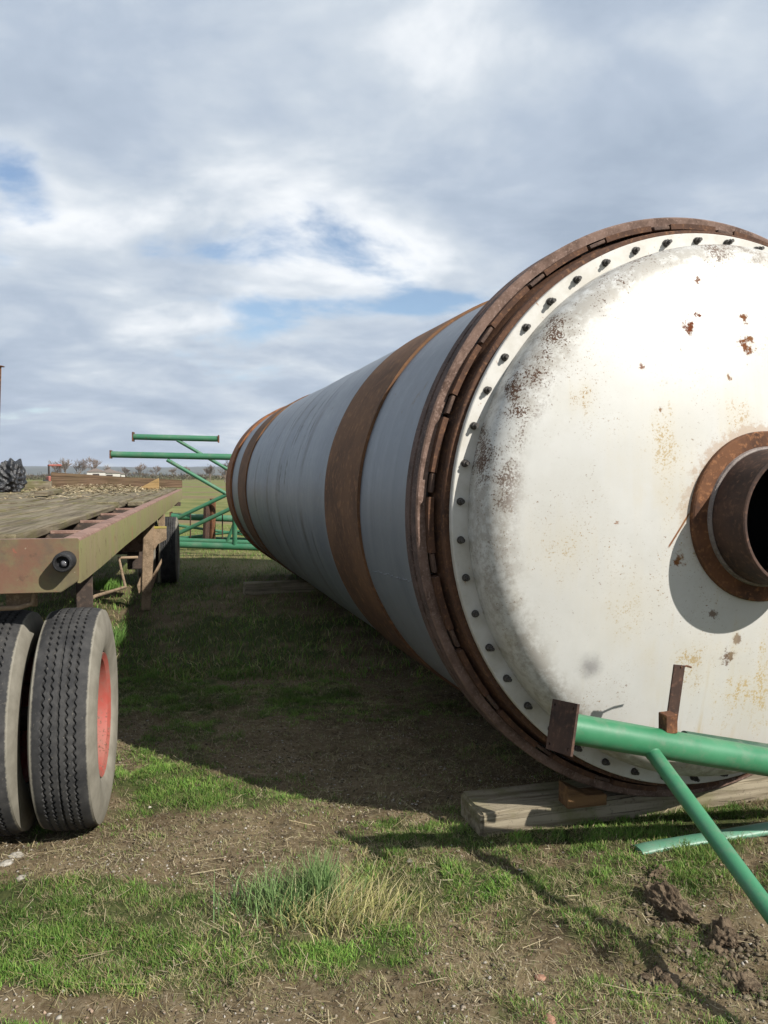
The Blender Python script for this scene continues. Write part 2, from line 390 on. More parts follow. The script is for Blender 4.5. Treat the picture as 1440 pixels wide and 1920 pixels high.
    c = m.mix(m.math('MULTIPLY', m.math('MULTIPLY', m.step(ac, .006, .002), m.step(al, -.01, .01)), m.step(al, ln + .01, ln - .01)), c, (.22, .10, .05))
    # grime and rust that has collected along the knuckle
    kn = m.math('MULTIPLY', m.step(m.math('ADD', r, m.math('MULTIPLY', m.math('SUBTRACT', mid, .5), .10)), 1.03, 1.14), m.step(r, 1.22, 1.195))
    k1 = m.math('MULTIPLY', kn, m.step(m.math('ADD', m.math('MULTIPLY', m.noise(3.0, 6, .68, p), .5), m.math('MULTIPLY', sp, .5)), .43, .56))
    c = m.mix(m.math('MULTIPLY', k1, .52), c, (.23, .195, .15))
    k2 = m.math('MULTIPLY', kn, m.math('MULTIPLY', m.step(m.math('ADD', m.math('MULTIPLY', m.noise(4.5, 7, .7, p), .6), m.math('MULTIPLY', sp3, .4)), .52, .58), m.step(m.math('SUBTRACT', z, x), .75, 1.5)))
    c = m.mix(m.math('MULTIPLY', k2, .95), c, (.095, .048, .03))
    # orange bloom round the nozzle pad
    nz = m.math('MULTIPLY', m.step(m.math('ADD', r, m.math('MULTIPLY', m.math('SUBTRACT', sp, .5), .25)), .41, .37), m.step(z, -.35, .25))
    c = m.mix(m.math('MULTIPLY', nz, .45), c, (.34, .18, .07))
    bw = m.n('ShaderNodeRGBToBW'); m.put(bw.inputs[0], c)
    rgh = m.math('SUBTRACT', .92, m.math('MULTIPLY', m.step(bw.outputs[0], .12, .5), .46))
    m.put(m.b.inputs['Specular IOR Level'], m.math('MULTIPLY', m.step(bw.outputs[0], .12, .5), .42))
    return m.done(c, m.noise(9, 5, .6, p), .10, .006, rgh, dim=.80)
M['head_paint'] = head_paint()
def flange_paint():
    m = NM('flange_paint', .5, spec=.4)
    a = m.noise(7, 6, .65); b = m.noise(30, 5, .7)
    c = m.mix(m.step(a, .35, .7), (.62, .605, .565), (.50, .475, .415))
    c = m.mix(m.math('MULTIPLY', m.step(b, .62, .68), .8), c, (.30, .15, .07))
    return m.done(c, b, .1, .003, dim=.80)
M['flange_paint'] = flange_paint()

M['green_paint'] = paint_mat('green_paint', (.038, .20, .092), (.058, .245, .12), .625, .36, 5, .5)
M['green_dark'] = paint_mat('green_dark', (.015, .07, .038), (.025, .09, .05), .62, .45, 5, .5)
M['green_far'] = paint_mat('green_far', (.034, .165, .085), (.055, .20, .105), .60, .5, 1.5, .4)
M['green_worn'] = paint_mat('green_worn', (.10, .27, .17), (.15, .32, .22), .62, .45, 7, .5)
M['trailer_paint'] = None
def trailer_paint():
    m = NM('trailer_paint', .75, spec=.25)
    a = m.noise(2.2, 6, .65); b = m.noise(11, 7, .7); d = m.noise(3.1, 8, .7)
    c = m.mix(m.step(a, .42, .60), (.185, .10, .066), (.18, .145, .082))
    c = m.mix(m.math('MULTIPLY', m.step(d, .44, .58), .8), c, (.18, .165, .085))
    c = m.mix(m.math('MULTIPLY', m.step(m.noise(4.7, 6, .65), .48, .62), .6), c, (.115, .095, .07))
    c = m.mix(m.math('MULTIPLY', m.step(b, .56, .70), .75), c, (.10, .065, .045))
    c = m.mix(m.math('MULTIPLY', m.step(m.noise(34, 4, .6), .68, .72), .6), c, (.42, .38, .28))
    c = m.mix(m.math('MULTIPLY', m.step(m.noise(5, 5, .65), .60, .66), .75), c, (.40, .10, .07))
    return m.done(c, b, .35, .004, dim=.74)
M['trailer_paint'] = trailer_paint()
def rail_paint():
    m = NM('rail_paint', .8, spec=.2)
    a = m.noise(1.3, 6, .65); b = m.noise(13, 7, .7); d = m.noise(1.0, 6, .65, m.scale((7, 7, 1.5)))
    c = m.mix(m.step(a, .34, .62), (.235, .20, .105), (.235, .235, .095))
    c = m.mix(m.math('MULTIPLY', m.step(d, .45, .66), .7), c, (.28, .215, .135))
    c = m.mix(m.math('MULTIPLY', m.step(b, .56, .68), .8), c, (.12, .085, .05))
    c = m.mix(m.math('MULTIPLY', m.step(m.noise(3.5, 4, .6), .64, .70), .5), c, (.36, .13, .09))
    return m.done(c, b, .4, .004, dim=.76)
M['rail_paint'] = rail_paint()
M['rail_top'] = rust_mat('rail_top', (.15, .085, .065), (.27, .165, .13), (.35, .24, .19), 6)
M['chassis'] = rust_mat('chassis', (.03, .025, .022), (.07, .05, .04), (.13, .09, .065), 4)
M['leg_rust'] = rust_mat('leg_rust', (.15, .105, .065), (.30, .215, .14), (.40, .30, .20), 8)
M['yellow'] = paint_mat('yellow_paint', (.45, .36, .05), (.33, .27, .10), .58, .7, 9)
M['wheel_red'] = paint_mat('wheel_red', (.40, .075, .055), (.34, .13, .10), .55, .65, 6)
M['plank'] = wood_mat('plank_wood', (.105, .082, .055), (.255, .215, .15), (.15, .14, .05), .6)
M['sleeper'] = wood_mat('sleeper_wood', (.15, .12, .08), (.36, .31, .225), (.15, .15, .05), .65, axis=0)
M['wedge_wood'] = wood_mat('wedge_wood', (.11, .06, .03), (.23, .13, .06), (.15, .08, .035), .4, axis=0)
M['tan_wood'] = wood_mat('tan_wood', (.32, .20, .08), (.46, .31, .14), (.3, .2, .08), .2, axis=0)
M['board'] = wood_mat('board_wood', (.09, .055, .035), (.21, .14, .09), (.12, .10, .05), .3, axis=0)
def rubber():
    m = NM('tyre_rubber', .85, spec=.2)
    x, y, z = m.sep()
    r = m.math('SQRT', m.math('ADD', m.math('MULTIPLY', y, y), m.math('MULTIPLY', z, z)))
    n = m.noise(9, 6, .65); f = m.noise(60, 4, .65)
    tread = m.mix(m.step(n, .35, .7), (.030, .030, .031), (.068, .066, .064))
    tread = m.mix(m.math('MULTIPLY', m.step(f, .62, .72), .5), tread, (.19, .17, .14))
    side = m.mix(m.step(n, .3, .7), (.19, .175, .14), (.27, .25, .205))
    c = m.mix(m.step(m.math('ADD', m.math('ABSOLUTE', x), m.math('MULTIPLY', m.math('SUBTRACT', f, .5), .012)), .104, .112), tread, side)
    return m.done(c, f, .25, .003, dim=.80)
M['rubber'] = rubber()
M['black_rubber'] = rust_mat('black_rubber', (.012, .012, .013), (.025, .025, .027), (.06, .058, .055), 20, .6)
M['lens'] = NM('lamp_glass', .12, spec=.8).done((.10, .10, .11))
def plastic():
    m = NM('black_plastic', .32, spec=.6)
    n = m.noise(9, 6, .7); return m.done(m.mix(m.step(n, .55, .75), (.012, .012, .014), (.10, .105, .11)), n, .8, .04)
M['plastic'] = plastic()
def soil_mat(name, a, b, stones=True):
    m = NM(name, .95, spec=.1)
    n = m.noise(22, 8, .72); n2 = m.noise(90, 5, .7)
    c = m.mix(m.step(n, .35, .65), a, b); c = m.mix(m.math('MULTIPLY', m.step(n2, .6, .7), .6), c, (.36, .31, .24) if stones else b)
    return m.done(c, n, .9, .015, dim=.78)
M['clod'] = soil_mat('clod_soil', (.085, .06, .04), (.20, .15, .10))
M['stone'] = soil_mat('stone_pale', (.33, .30, .25), (.48, .45, .40), False)
M['brick'] = soil_mat('brick_bit', (.36, .19, .13), (.46, .27, .19), False)
def leafy(name, trans=.25):
    m = NM(name, .7, spec=.25)
    c = m.attr('Col'); m.put(m.b.inputs['Base Color'], c)
    tr = m.n('ShaderNodeBsdfTranslucent'); m.put(tr.inputs[0], c)
    mx = m.n('ShaderNodeMixShader'); mx.inputs[0].default_value = trans
    m.nt.links.new(m.b.outputs[0], mx.inputs[1]); m.nt.links.new(tr.outputs[0], mx.inputs[2])
    m.nt.links.new(mx.outputs[0], m.nt.nodes['Material Output'].inputs[0]); return m.m
M['grass'] = leafy('grass_blades')
mm = NM('loose_col', .9, spec=.15); M['loose'] = mm.done(mm.attr('Col'), dim=.80)
mm = NM('bark', .9); M['bark'] = mm.done(mm.mix(mm.noise(3, 4), (.10, .08, .065), (.19, .16, .13)))
mm = NM('twigs', .9); M['twigs'] = mm.done(mm.mix(mm.noise(.5, 3), (.12, .085, .065), (.20, .155, .12)))

# ------------------------------------------------------------------ ground
A_YAW = math.radians(16.0)
AX = Vector((-math.sin(A_YAW), math.cos(A_YAW), 0)); EX = Vector((math.cos(A_YAW), math.sin(A_YAW), 0))
DRUM = Vector((1.511, 3.71, 0.0))
T_YAW = math.radians(12.2)
TA = Vector((-math.sin(T_YAW), math.cos(T_YAW), 0)); TE = Vector((math.cos(T_YAW), math.sin(T_YAW), 0))
TRAIL = Vector((-1.318, 3.45, 0.0))

PATCH = [(230, 1750, .50, .24, .75), (60, 1720, .3, .2, .45), (420, 1810, .45, .2, .55), (150, 1840, .3, .1, .4), (340, 1470, .35, .3, .3), (1320, 1520, .8, .13, .95), (1000, 1560, .6, .11, .6),
         (960, 1650, .5, .16, .35), (1230, 1870, .35, .12, .35), (400, 1230, 1.1, 1.9, .5), (900, 1880, .2, .1, .35), (1180, 1700, .35, .14, .25), (300, 1560, .25, .15, .2), (1400, 1640, .3, .2, .3), (860, 1800, .3, .2, -.35), (620, 1890, .4, .08, -.5), (120, 1900, .3, .06, -.5),
         (130, 1612, .55, .14, -1.0), (40, 1885, .35, .09, -.9), (700, 1860, .30, .12, -.55), (690, 1400, .8, .5, -1.0), (820, 1450, .6, .3, -.5), (430, 1550, .45, .2, -.5), (1010, 1800, .3, .14, -.35), (820, 1730, .35, .12, -.3), (560, 1540, .4, .2, -.25)]
PATCH = [(on_ground(a, b), c, d, e) for a, b, c, d, e in PATCH]
def cover(x, y):
    d = .50 + (fbm(x, y, .60, 5, 3) - .5) * 1.4 + (fbm(x, y, .11, 3, 8) - .5) * 1.0
    for p, sx, sy, w in PATCH: d = d + w * np.exp(-((x - p.x) / sx) ** 2 - ((y - p.y) / sy) ** 2)
    return np.clip(d, 0, 1)
def gheight(x, y):
    x = np.asarray(x, float); y = np.asarray(y, float)
    near = np.exp(-np.maximum(0, np.hypot(x, y - 4) - 6) / 8)
    h = (fbm(x, y, .9, 4, 21) - .5) * .07 + (fbm(x, y, .12, 3, 31) - .5) * .040 + (fbm(x, y, .05, 2, 41) - .5) * .016
    c = cover(x, y)
    h = h * near + (c - .4) * .012 * near
    # rough churned turf on the right
    w = np.exp(-((x - .95) / .38) ** 2 - ((y - 2.85) / .35) ** 2)
    h = h + w * np.clip(fbm(x, y, .16, 4, 51) - .48, 0, 1) * .22
    # beaten flat where timber and tyres press
    for (cx, cy, sx, sy) in ((-1.42, 3.75, .35, .35), (1.35, 3.9, .95, .32)):
        f = np.exp(-((x - cx) / sx) ** 4 - ((y - cy) / sy) ** 4); h = h * (1 - f) - .012 * f
    return h - .006
def grid_axis(lo, hi, step, far_lo, far_hi, grow):
    a = list(np.arange(lo, hi + 1e-6, step)); s = step; v = a[-1]
    while v < far_hi: s *= grow; v += s; a.append(v)
    s = step; v = a[0]
    while v > far_lo: s *= grow; v -= s; a.insert(0, v)
    return np.array(a)
gx = grid_axis(-3.2, 2.8, .022, -6000, 6000, 1.16); gy = grid_axis(2.2, 6.2, .022, -3000, 6000, 1.12)
X, Y = np.meshgrid(gx, gy); H = gheight(X.ravel(), Y.ravel())
nx, ny = len(gx), len(gy)
i = np.arange(nx - 1)[None, :] + np.arange(ny - 1)[:, None] * nx; i = i.ravel()
gcov = cover(X.ravel(), Y.ravel())
ground_me = fast_mesh('ground', np.stack([X.ravel(), Y.ravel(), H], 1), None, np.stack([i, i + 1, i + 1 + nx, i + nx], 1), np.stack([gcov] * 3, 1), True)
def ground_mat():
    m = NM('ground_soil', .95, spec=.1)
    cv = m.sep(m.attr('Col'))[0]
    x, y, z = m.sep()
    n = m.noise(2.2, 8, .68); f = m.noise(38, 6, .7); g = m.noise(150, 4, .7)
    soil = m.mix(m.step(n, .35, .65), (.10, .072, .040), (.185, .14, .082))
    soil = m.mix(m.math('MULTIPLY', m.step(f, .42, .68), .6), soil, (.24, .195, .13))
    soil = m.mix(m.math('MULTIPLY', m.step(f, .46, .3), .7), soil, (.055, .042, .03))
    vc = m.n('ShaderNodeTexVoronoi'); m.put(vc.inputs['Vector'], m.co); vc.inputs['Scale'].default_value = 75
    peb = m.math('MULTIPLY', m.step(vc.outputs['Distance'], .33, .24), m.step(m.sep(vc.outputs['Color'])[0], .80, .83))
    soil = m.mix(m.math('MULTIPLY', peb, m.step(n, .40, .58)), soil, m.mix(m.sep(vc.outputs['Color'])[1], (.50, .45, .38), (.34, .25, .17)))
    grs = m.mix(m.step(f, .35, .65), (.040, .052, .018), (.085, .095, .034))
    near = m.mix(m.step(m.math('ADD', cv, m.math('MULTIPLY', m.math('SUBTRACT', f, .5), .6)), .35, .8), soil, grs)
    # fields farther off
    fv = m.scale((.018, .06, 1))
    fn = m.noise(1.0, 4, .6, fv); fn2 = m.noise(.35, 7, .7)
    fld = m.mix(m.step(fn2, .35, .65), (.125, .145, .045), (.22, .215, .08))
    fld = m.mix(m.step(fn, .52, .60), fld, m.mix(fn2, (.15, .105, .06), (.25, .19, .115)))
    d = m.math('SQRT', m.math('ADD', m.math('MULTIPLY', x, x), m.math('MULTIPLY', y, y)))
    c = m.mix(m.step(d, 9, 24), near, fld)
    return m.done(c, m.math('ADD', m.math('MULTIPLY', f, .7), m.math('MULTIPLY', g, .3)), .8, .012, dim=.80)
M['ground'] = ground_mat()
link('ground', ground_me, M['ground'], kind='structure')

# ------------------------------------------------------------------ hills far behind
def hills(name, dist, depth, x0, x1, base_h, amp, s, seed, mat):
    xs = np.linspace(x0, x1, 260); ys = np.linspace(0, 1, 14)
    XX, T = np.meshgrid(xs, ys)
    top = base_h + amp * (fbm(XX, XX * 0, s, 3, seed) - .5) * 2
    Z = top * np.sin(np.clip(T, 0, 1) * np.pi * .62) + (fbm(XX, T * depth, 45, 3, seed + 5) - .5) * 9 * T
    V = np.stack([XX.ravel(), dist + T.ravel() * depth, Z.ravel() - 1.5], 1)
    n = len(xs); j = (np.arange(n - 1)[None, :] + np.arange(13)[:, None] * n).ravel()
    link(name, fast_mesh(name, V, None, np.stack([j, j + 1, j + 1 + n, j + n], 1), None, True), mat, kind='structure')
mm = NM('wooded_hill', .95); M['hill'] = mm.done(mm.mix(mm.step(mm.noise(.02, 7, .7), .35, .65), (.028, .032, .022), (.075, .075, .045)))
hills('hills', 2300, 900, -3200, 2600, 34, 12, 700, 3, M['hill'])
hills('hills', 3400, 1200, -4500, 3500, 52, 20, 1100, 9, M['hill'])

# ------------------------------------------------------------------ rotary drum (a big steel cylinder on its side)
drum = empty('rotary_drum', DRUM, A_YAW, label='huge grey steel cylinder lying on its side with a white domed end and rust bands', cat='drum')
LF = lambda name, prof, mat, parent=drum, segs=160, closed=False, ang=30, **k: link(name, lathe_me(name, prof, segs, closed, ang, AXZ), mat, parent, **k)
LF('shell_neck', [(.045, 1.285), (.09, 1.29), (.13, 1.312), (.199, 1.318)], M['pad_rust_shaded'])
sh = LF('shell', [(.20, 1.20)] + [(float(t), 1.32) for t in np.linspace(.20, 10.18, 90)] + [(10.18, .0)], M['shell_paint'])
for v in sh.data.vertices:
    if v.co.y > .3 and math.hypot(v.co.x, v.co.z - AXZ) > 1:
        k = 1 + (.0038 * noise3.noise(v.co * 1.4) + .0022 * noise3.noise(v.co * 3.3)); v.co.x *= k; v.co.z = AXZ + (v.co.z - AXZ) * k
LF('rust_band', [(1.39, 1.3205), (1.395, 1.337), (2.335, 1.337), (2.34, 1.3205)], M['rust_band'], label='wide brown rust band round the drum')
LF('rust_band', [(7.41, 1.3205), (7.415, 1.338), (8.38, 1.338), (8.385, 1.3205)], M['rust_band'], label='rust band near the far end of the drum')
LF('rust_band', [(9.44, 1.3205), (9.445, 1.352), (10.20, 1.352), (10.205, 1.30)], M['rust_orange'], label='rusty ring at the far end of the drum')
LF('rust_band', [(.305, 1.324), (.31, 1.345), (.385, 1.345), (.39, 1.3205)], M['rust'])
for b_ in [c for c in drum.children if c.name.startswith('rust_band')]:
    for v in b_.data.vertices:
        q = Vector((v.co.x * 2.2, 0, v.co.z * 2.2 + v.co.y * 5)); v.co.y += .011 * noise3.noise(q) + .005 * noise3.noise(q * 3)
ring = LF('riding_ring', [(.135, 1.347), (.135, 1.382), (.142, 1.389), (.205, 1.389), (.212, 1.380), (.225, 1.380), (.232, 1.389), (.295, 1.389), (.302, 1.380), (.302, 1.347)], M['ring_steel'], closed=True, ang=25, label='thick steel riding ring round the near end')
ring.data.materials.append(M['ring_side_shaded'])
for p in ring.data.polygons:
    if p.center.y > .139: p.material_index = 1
pad = lathe_me('pad', [(.098, 1.3215), (.098, 1.346), (.20, 1.346), (.20, 1.3215)], 8, True, 30, 0.0, math.radians(-5.2), math.radians(5.2))
keep = box_me('keeper_bar', (.016, .05, .085), .003)
NP = 24
for k in range(NP):
    a = 2 * math.pi * k / NP + .03
    o = link('pad', pad, M['pad_rust_shaded'], drum); o.location = (0, 0, AXZ); o.rotation_euler = (0, -a, 0)
    b = a + math.pi / NP
    o = link('keeper_bar', keep, M['keeper_rust'], drum); R = 1.331
    o.rotation_euler = (0, -b, 0); o.location = Vector((R * math.cos(b), .128, AXZ + R * math.sin(b))) - Matrix.Rotation(-b, 3, 'Y') @ Vector((0, 0, .05))
LF('shell_flange', [(.036, 1.20), (.036, 1.296), (.041, 1.300), (.072, 1.300), (.076, 1.296), (.076, 1.25)], M['pad_rust_shaded'])
LF('head_flange', [(.0, 1.185), (.0, 1.272), (.004, 1.276), (.030, 1.276), (.034, 1.272), (.034, 1.185)], M['flange_paint'], closed=True, ang=25, label='white bolted flange round the domed end')
# dished head: straight skirt, knuckle, then a shallow crown, with the nozzle opening in the middle
prof = [(-.001, 1.203), (-.078, 1.200)]
for q in range(1, 15):
    a = math.radians(q * 5.28); prof.append((-.078 - .130 * math.sin(a), 1.200 - .130 * (1 - math.cos(a))))
t0, r0 = prof[-1]
Rc = 4.2; s0 = math.sqrt(Rc ** 2 - r0 ** 2)
for r in np.linspace(r0 - .03, .27, 26): prof.append((t0 - (math.sqrt(Rc ** 2 - r ** 2) - s0), float(r)))
T_C = prof[-1][0]
LF('head', prof, M['head_paint'], ang=60, label='white painted domed end plate with rust specks')
nut_bm = bmesh.new()
def ycyl(bm, r, y0, y1, segs):
    vs = [[bm.verts.new((r * math.cos(2 * math.pi * k / segs), y, r * math.sin(2 * math.pi * k / segs))) for k in range(segs)] for y in (y0, y1)]
    for k in range(segs): bm.faces.new((vs[0][k], vs[0][(k + 1) % segs], vs[1][(k + 1) % segs], vs[1][k]))
    bm.faces.new(vs[1]); bm.faces.new(vs[0])
ycyl(nut_bm, .0195, 0, -.006, 14); ycyl(nut_bm, .0165, -.006, -.024, 6); ycyl(nut_bm, .0095, -.024, -.042, 10)
nut = bm_mesh('bolt', nut_bm)
for k in range(48):
    a = 1.6497 + 2 * math.pi * k / 48
    o = link('bolt', nut, M['bolt_steel'], drum); o.scale = (.84, random.uniform(.7, 1.1), .84); o.location = (1.24 * math.cos(a), -.0005, AXZ + 1.24 * math.sin(a)); o.rotation_euler = (random.uniform(-.08, .08), random.random() * 3, random.uniform(-.08, .08))
noz = LF('nozzle', [(T_C + .10, .262), (T_C - .213, .264), (T_C - .215, .268), (T_C - .215, .276), (T_C - .211, .281), (T_C + .10, .281)], M['rust_dark'], segs=80, label='short open rusty pipe stub in the middle of the domed end')
LF('nozzle_pad', [(T_C + .02, .360), (T_C - .012, .360), (T_C - .018, .354), (T_C - .022, .30), (T_C - .02, .2812)], M['rust'], noz, 80)
LF('weld_bead', [(T_C - .021, .296), (T_C - .032, .292), (T_C - .036, .285), (T_C - .034, .2813)], M['keeper_steel'], noz, 80)
bm = bmesh.new()                                      # dashed weld seam low on the left flank
for k in range(22):
    t = .55 + k * .036 + random.uniform(-.006, .006); th = math.radians(195 + k * .07 + random.uniform(-.25, .25)); r = 1.3225
    p = Vector((r * math.cos(th), t, AXZ + r * math.sin(th)))
    bmesh.ops.create_icosphere(bm, subdivisions=1, radius=.007, matrix=Matrix.Translation(p) @ Matrix.Diagonal((.5, 1.3, .8, 1)))
link('weld_seam', bm_mesh('weld_seam', bm), M['shell_paint'], drum, kind='stuff')

# ------------------------------------------------------------------ timber under the drum
def sleeper(name, t, x0, x1, w, h, label, z0=-.05):
    me = box_me(name, (x1 - x0, w, h), .012, .004, 2, 14)
    o = link(name, me, M['sleeper'], label=label, cat='timber', group='timber bearers under the drum')
    o.location = DRUM + AX * t + EX * ((x0 + x1) / 2) + Vector((0, 0, z0)); o.rotation_euler = (0, 0, A_YAW); return o
sleeper('timber_sleeper', .315, -1.055, 1.5, .27, .125, 'weathered wooden sleeper in the grass under the white near end of the drum', -.03)
sleeper('timber_sleeper', 8.0, -1.3, 1.3, .27, .17, 'wooden sleeper in the shade under the far end of the drum', -.02)
wedge = bmesh.new()
pts = [(-.10, 0), (.10, 0), (.10, .052), (.0, .055), (-.055, .085), (-.10, .105)]
f = wedge.faces.new([wedge.verts.new((a, -.05, b)) for a, b in pts]); e = bmesh.ops.extrude_face_region(wedge, geom=[f])
bmesh.ops.translate(wedge, vec=(0, .10, 0), verts=[v for v in e['geom'] if isinstance(v, bmesh.types.BMVert)])
bmesh.ops.bevel(wedge, geom=wedge.edges[:], offset=.004, affect='EDGES')
w = link('wooden_wedge', bm_mesh('wooden_wedge', wedge), M['wedge_wood'], label='small orange brown wooden wedge jammed against the drum on the sleeper', cat='wedge')
w.location = on_ground(1092, 1506, .097); w.rotation_euler = (0, 0, A_YAW - .05)

# ------------------------------------------------------------------ green pipe frame in front
def plate_me(name, w, h, t, holes, hr):
    """rectangular plate in the XZ plane with real round holes, thickness along Y"""
    bm = bmesh.new(); edges = []
    def loop(pts):
        vs = [bm.verts.new((a, 0, b)) for a, b in pts]
        for k in range(len(vs)): edges.append(bm.edges.new((vs[k], vs[(k + 1) % len(vs)])))
    loop([(-w / 2, -h / 2), (w / 2, -h / 2), (w / 2, h / 2), (-w / 2, h / 2)])
    for (a, b) in holes: loop([(a + hr * math.cos(q * math.pi / 5), b + hr * math.sin(q * math.pi / 5)) for q in range(10)])
    bmesh.ops.triangle_fill(bm, use_beauty=True, use_dissolve=False, edges=edges)
    e = bmesh.ops.extrude_face_region(bm, geom=bm.faces[:])
    bmesh.ops.translate(bm, vec=(0, t, 0), verts=[v for v in e['geom'] if isinstance(v, bmesh.types.BMVert)])
    return bm_mesh(name, bm)
def orient(o, p, ydir, zhint=(0, 0, 1)):
    y = Vector(ydir).normalized(); z = Vector(zhint); z = (z - y * z.dot(y)).normalized(); x = y.cross(z)
    o.matrix_local = Matrix.Translation(p) @ Matrix((x, y, z)).transposed().to_4x4()
P0 = at_depth(1055, 1363, 2.90); P1 = at_depth(1440, 1429, 3.20)
d = (P1 - P0).normalized(); P2 = P0 + d * ((P0.z - .05) / -d.z)
fr = empty('pipe_frame', (P2.x, P2.y, 0), 0, label='large bright green pipe frame with a rusty square end plate in front of the drum', cat='pipe frame', group='green pipe frames')
org = Vector((P2.x, P2.y, 0)); lo = lambda p: Vector(p) - org
tube('main_pipe', [lo(P0 + d * .006), lo(P2)], .0565, M['green_paint'], fr, 40)
pl = link('end_plate', plate_me('end_plate', .165, .185, .010, [(-.062, -.072), (.062, -.072), (-.062, .072), (.062, .072)], .006), M['rust_dark'], fr, label='rusty square end plate with four holes')
orient(pl, lo(P0 - d * .006), d, (-.16, .1, 1))
J = P0 + d * .41
B0 = at_depth(1224, 1412, J.y - .045); B1 = at_depth(1440, 1705, 2.42); bd = (B1 - B0).normalized(); B2 = B0 + bd * ((B0.z - .0) / -bd.z)
br = tube('brace_pipe', [lo(B0 - bd * .005), lo(B2)], .0285, M['green_paint'], fr, 28)
bm = bmesh.new()
bmesh.ops.create_uvsphere(bm, u_segments=14, v_segments=8, radius=.031, matrix=Matrix.Translation(lo(B0)))
link('weld_bead', bm_mesh('weld_bead', bm, True), M['green_paint'], br)
# rusty square stub with an upright flat bar and a bent rod on it
S0 = P0 + d * .478 + Vector((0, .0, .05))
st = link('square_stub', box_me('square_stub', (.052, .052, .075), .003), M['rust'], fr); orient(st, lo(S0), (-.3, 1, 0), (-.02, 0, 1))
U0 = S0 + Vector((.03, .055, .0))
ub = link('upright_bar', box_me('upright_bar', (.048, .008, .25), .002), M['rust_dark'], fr, label='upright flat rusty bar'); orient(ub, lo(U0), (-.15, 1, 0), (.13, 0, 1))
T0 = U0 + Vector((.035, 0, .24))
tube('bent_rod', [lo(T0), lo(T0 + Vector((.035, .03, -.002))), lo(T0 + Vector((.06, .05, -.012)))], .004, M['rust'], fr, 8)
# the darker pipe that runs along behind
Q0 = at_depth(1282, 1384, 3.22); Q1 = at_depth(1440, 1408, 3.36); qd = (Q1 - Q0).normalized()
Q2 = Q0 + qd * 1.35
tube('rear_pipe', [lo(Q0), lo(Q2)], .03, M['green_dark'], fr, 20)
# loose green pipe in the grass
G0 = on_ground(1196, 1592, .012); G1 = on_ground(1440, 1552, .03); gd = (G1 - G0).normalized(); G2 = G0 + gd * 1.5
bm = bmesh.new(); n = 20
prev = None
for s, rr in ((0, .012), (.05, .020), (.12, .022), (1.5, .026)):
    c = G0 + gd * s + Vector((0, 0, -.004)); side = gd.cross(Vector((0, 0, 1))).normalized(); upv = side.cross(gd)
    ringv = [bm.verts.new(c + side * math.cos(2 * math.pi * k / n) * .042 + upv * math.sin(2 * math.pi * k / n) * rr) for k in range(n)]
    if prev:
        for k in range(n): bm.faces.new((prev[k], prev[(k + 1) % n], ringv[(k + 1) % n], ringv[k]))
    else: bm.faces.new(ringv)
    prev = ringv
bm.faces.new(prev)
link('green_pipe', bm_mesh('green_pipe', bm, angle=50), M['green_worn'], label='pale green pipe with a flattened end lying in the grass under the frame', cat='pipe')

# ------------------------------------------------------------------ flatbed trailer
tr = empty('flatbed_trailer', TRAIL, T_YAW, label='old flatbed trailer with wooden deck, mossy steel side rail and red wheels', cat='trailer')
TW, TL, ZD = 2.42, 12.8, 1.37
def poly_extrude(name, pts, axis, a, b, mat, parent, bevel=.003, **k):
    """pts in the plane across axis ('x': (y,z), 'y': (x,z)), extruded from a to b"""
    bm = bmesh.new()
    mk = (lambda u, v: (a, u, v)) if axis == 'x' else (lambda u, v: (u, a, v))
    f = bm.faces.new([bm.verts.new(mk(u, v)) for u, v in pts])
    e = bmesh.ops.extrude_face_region(bm, geom=[f])
    dv = (b - a, 0, 0) if axis == 'x' else (0, b - a, 0)
    bmesh.ops.translate(bm, vec=dv, verts=[v for v in e['geom'] if isinstance(v, bmesh.types.BMVert)])
    bmesh.ops.recalc_face_normals(bm, faces=bm.faces)
    if bevel: bmesh.ops.bevel(bm, geom=[e for e in bm.edges if e.calc_face_angle(0) > .4], offset=bevel, segments=2, affect='EDGES')
    return link(name, bm_mesh(name, bm, angle=30), mat, parent, **k)
rp = poly_extrude('rear_plate', [(-TW, ZD), (-.004, ZD), (-.004, 1.188), (-.080, 1.137), (-TW + .08, 1.137), (-TW, 1.188)], 'y', 0, .014, M['trailer_paint'], tr, label='faded red rear plate of the trailer with a clipped corner')
bx('plate_lip', -TW + .004, -.012, .0145, .085, ZD - .016, ZD - .003, M['rail_top'], rp, .003)
# side rails: an outer web and a lip on top
for sx in (0, 1):
    x0 = -.0 if sx == 0 else -TW
    sg = -1 if sx == 0 else 1
    y = np.linspace(.016, TL, 60)
    bot = 1.172 + (fbm(y, y * 0, .8, 3, 61) - .5) * .02 - np.where(y < .5, 0, 0)
    bm = bmesh.new(); rows = []
    for yy, zb in zip(y, bot):
        rows.append([bm.verts.new((x0 + sg * a, yy, b)) for a, b in ((0, zb), (0, ZD - .012), (.004, ZD - .004), (.012, ZD), (.07, ZD), (.07, ZD - .012), (.012, ZD - .014), (.012, zb))])
    for a, b in zip(rows, rows[1:]):
        for k in range(8): bm.faces.new((a[k], a[(k + 1) % 8], b[(k + 1) % 8], b[k]))
    bm.faces.new(rows[0]); bm.faces.new(rows[-1])
    me = bm_mesh('side_rail', bm, angle=35); me.materials.append(M['rail_paint']); me.materials.append(M['rail_top'])
    for p in me.polygons:
        if p.center.z > ZD - .013: p.material_index = 1
    link('side_rail', me, None, tr)
cm = box_me('crossmember', (TW - .03, .045, .085), .004)
for k in range(13):
    o = link('crossmember', cm, M['chassis'], tr); o.location = (-TW / 2, .83 + k * .98, 1.248)
    if k < 5: bx('outrigger', -.27, -.071, .815 + k * .98, .845 + k * .98, 1.3335, 1.352, M['rail_top'], tr, .003)
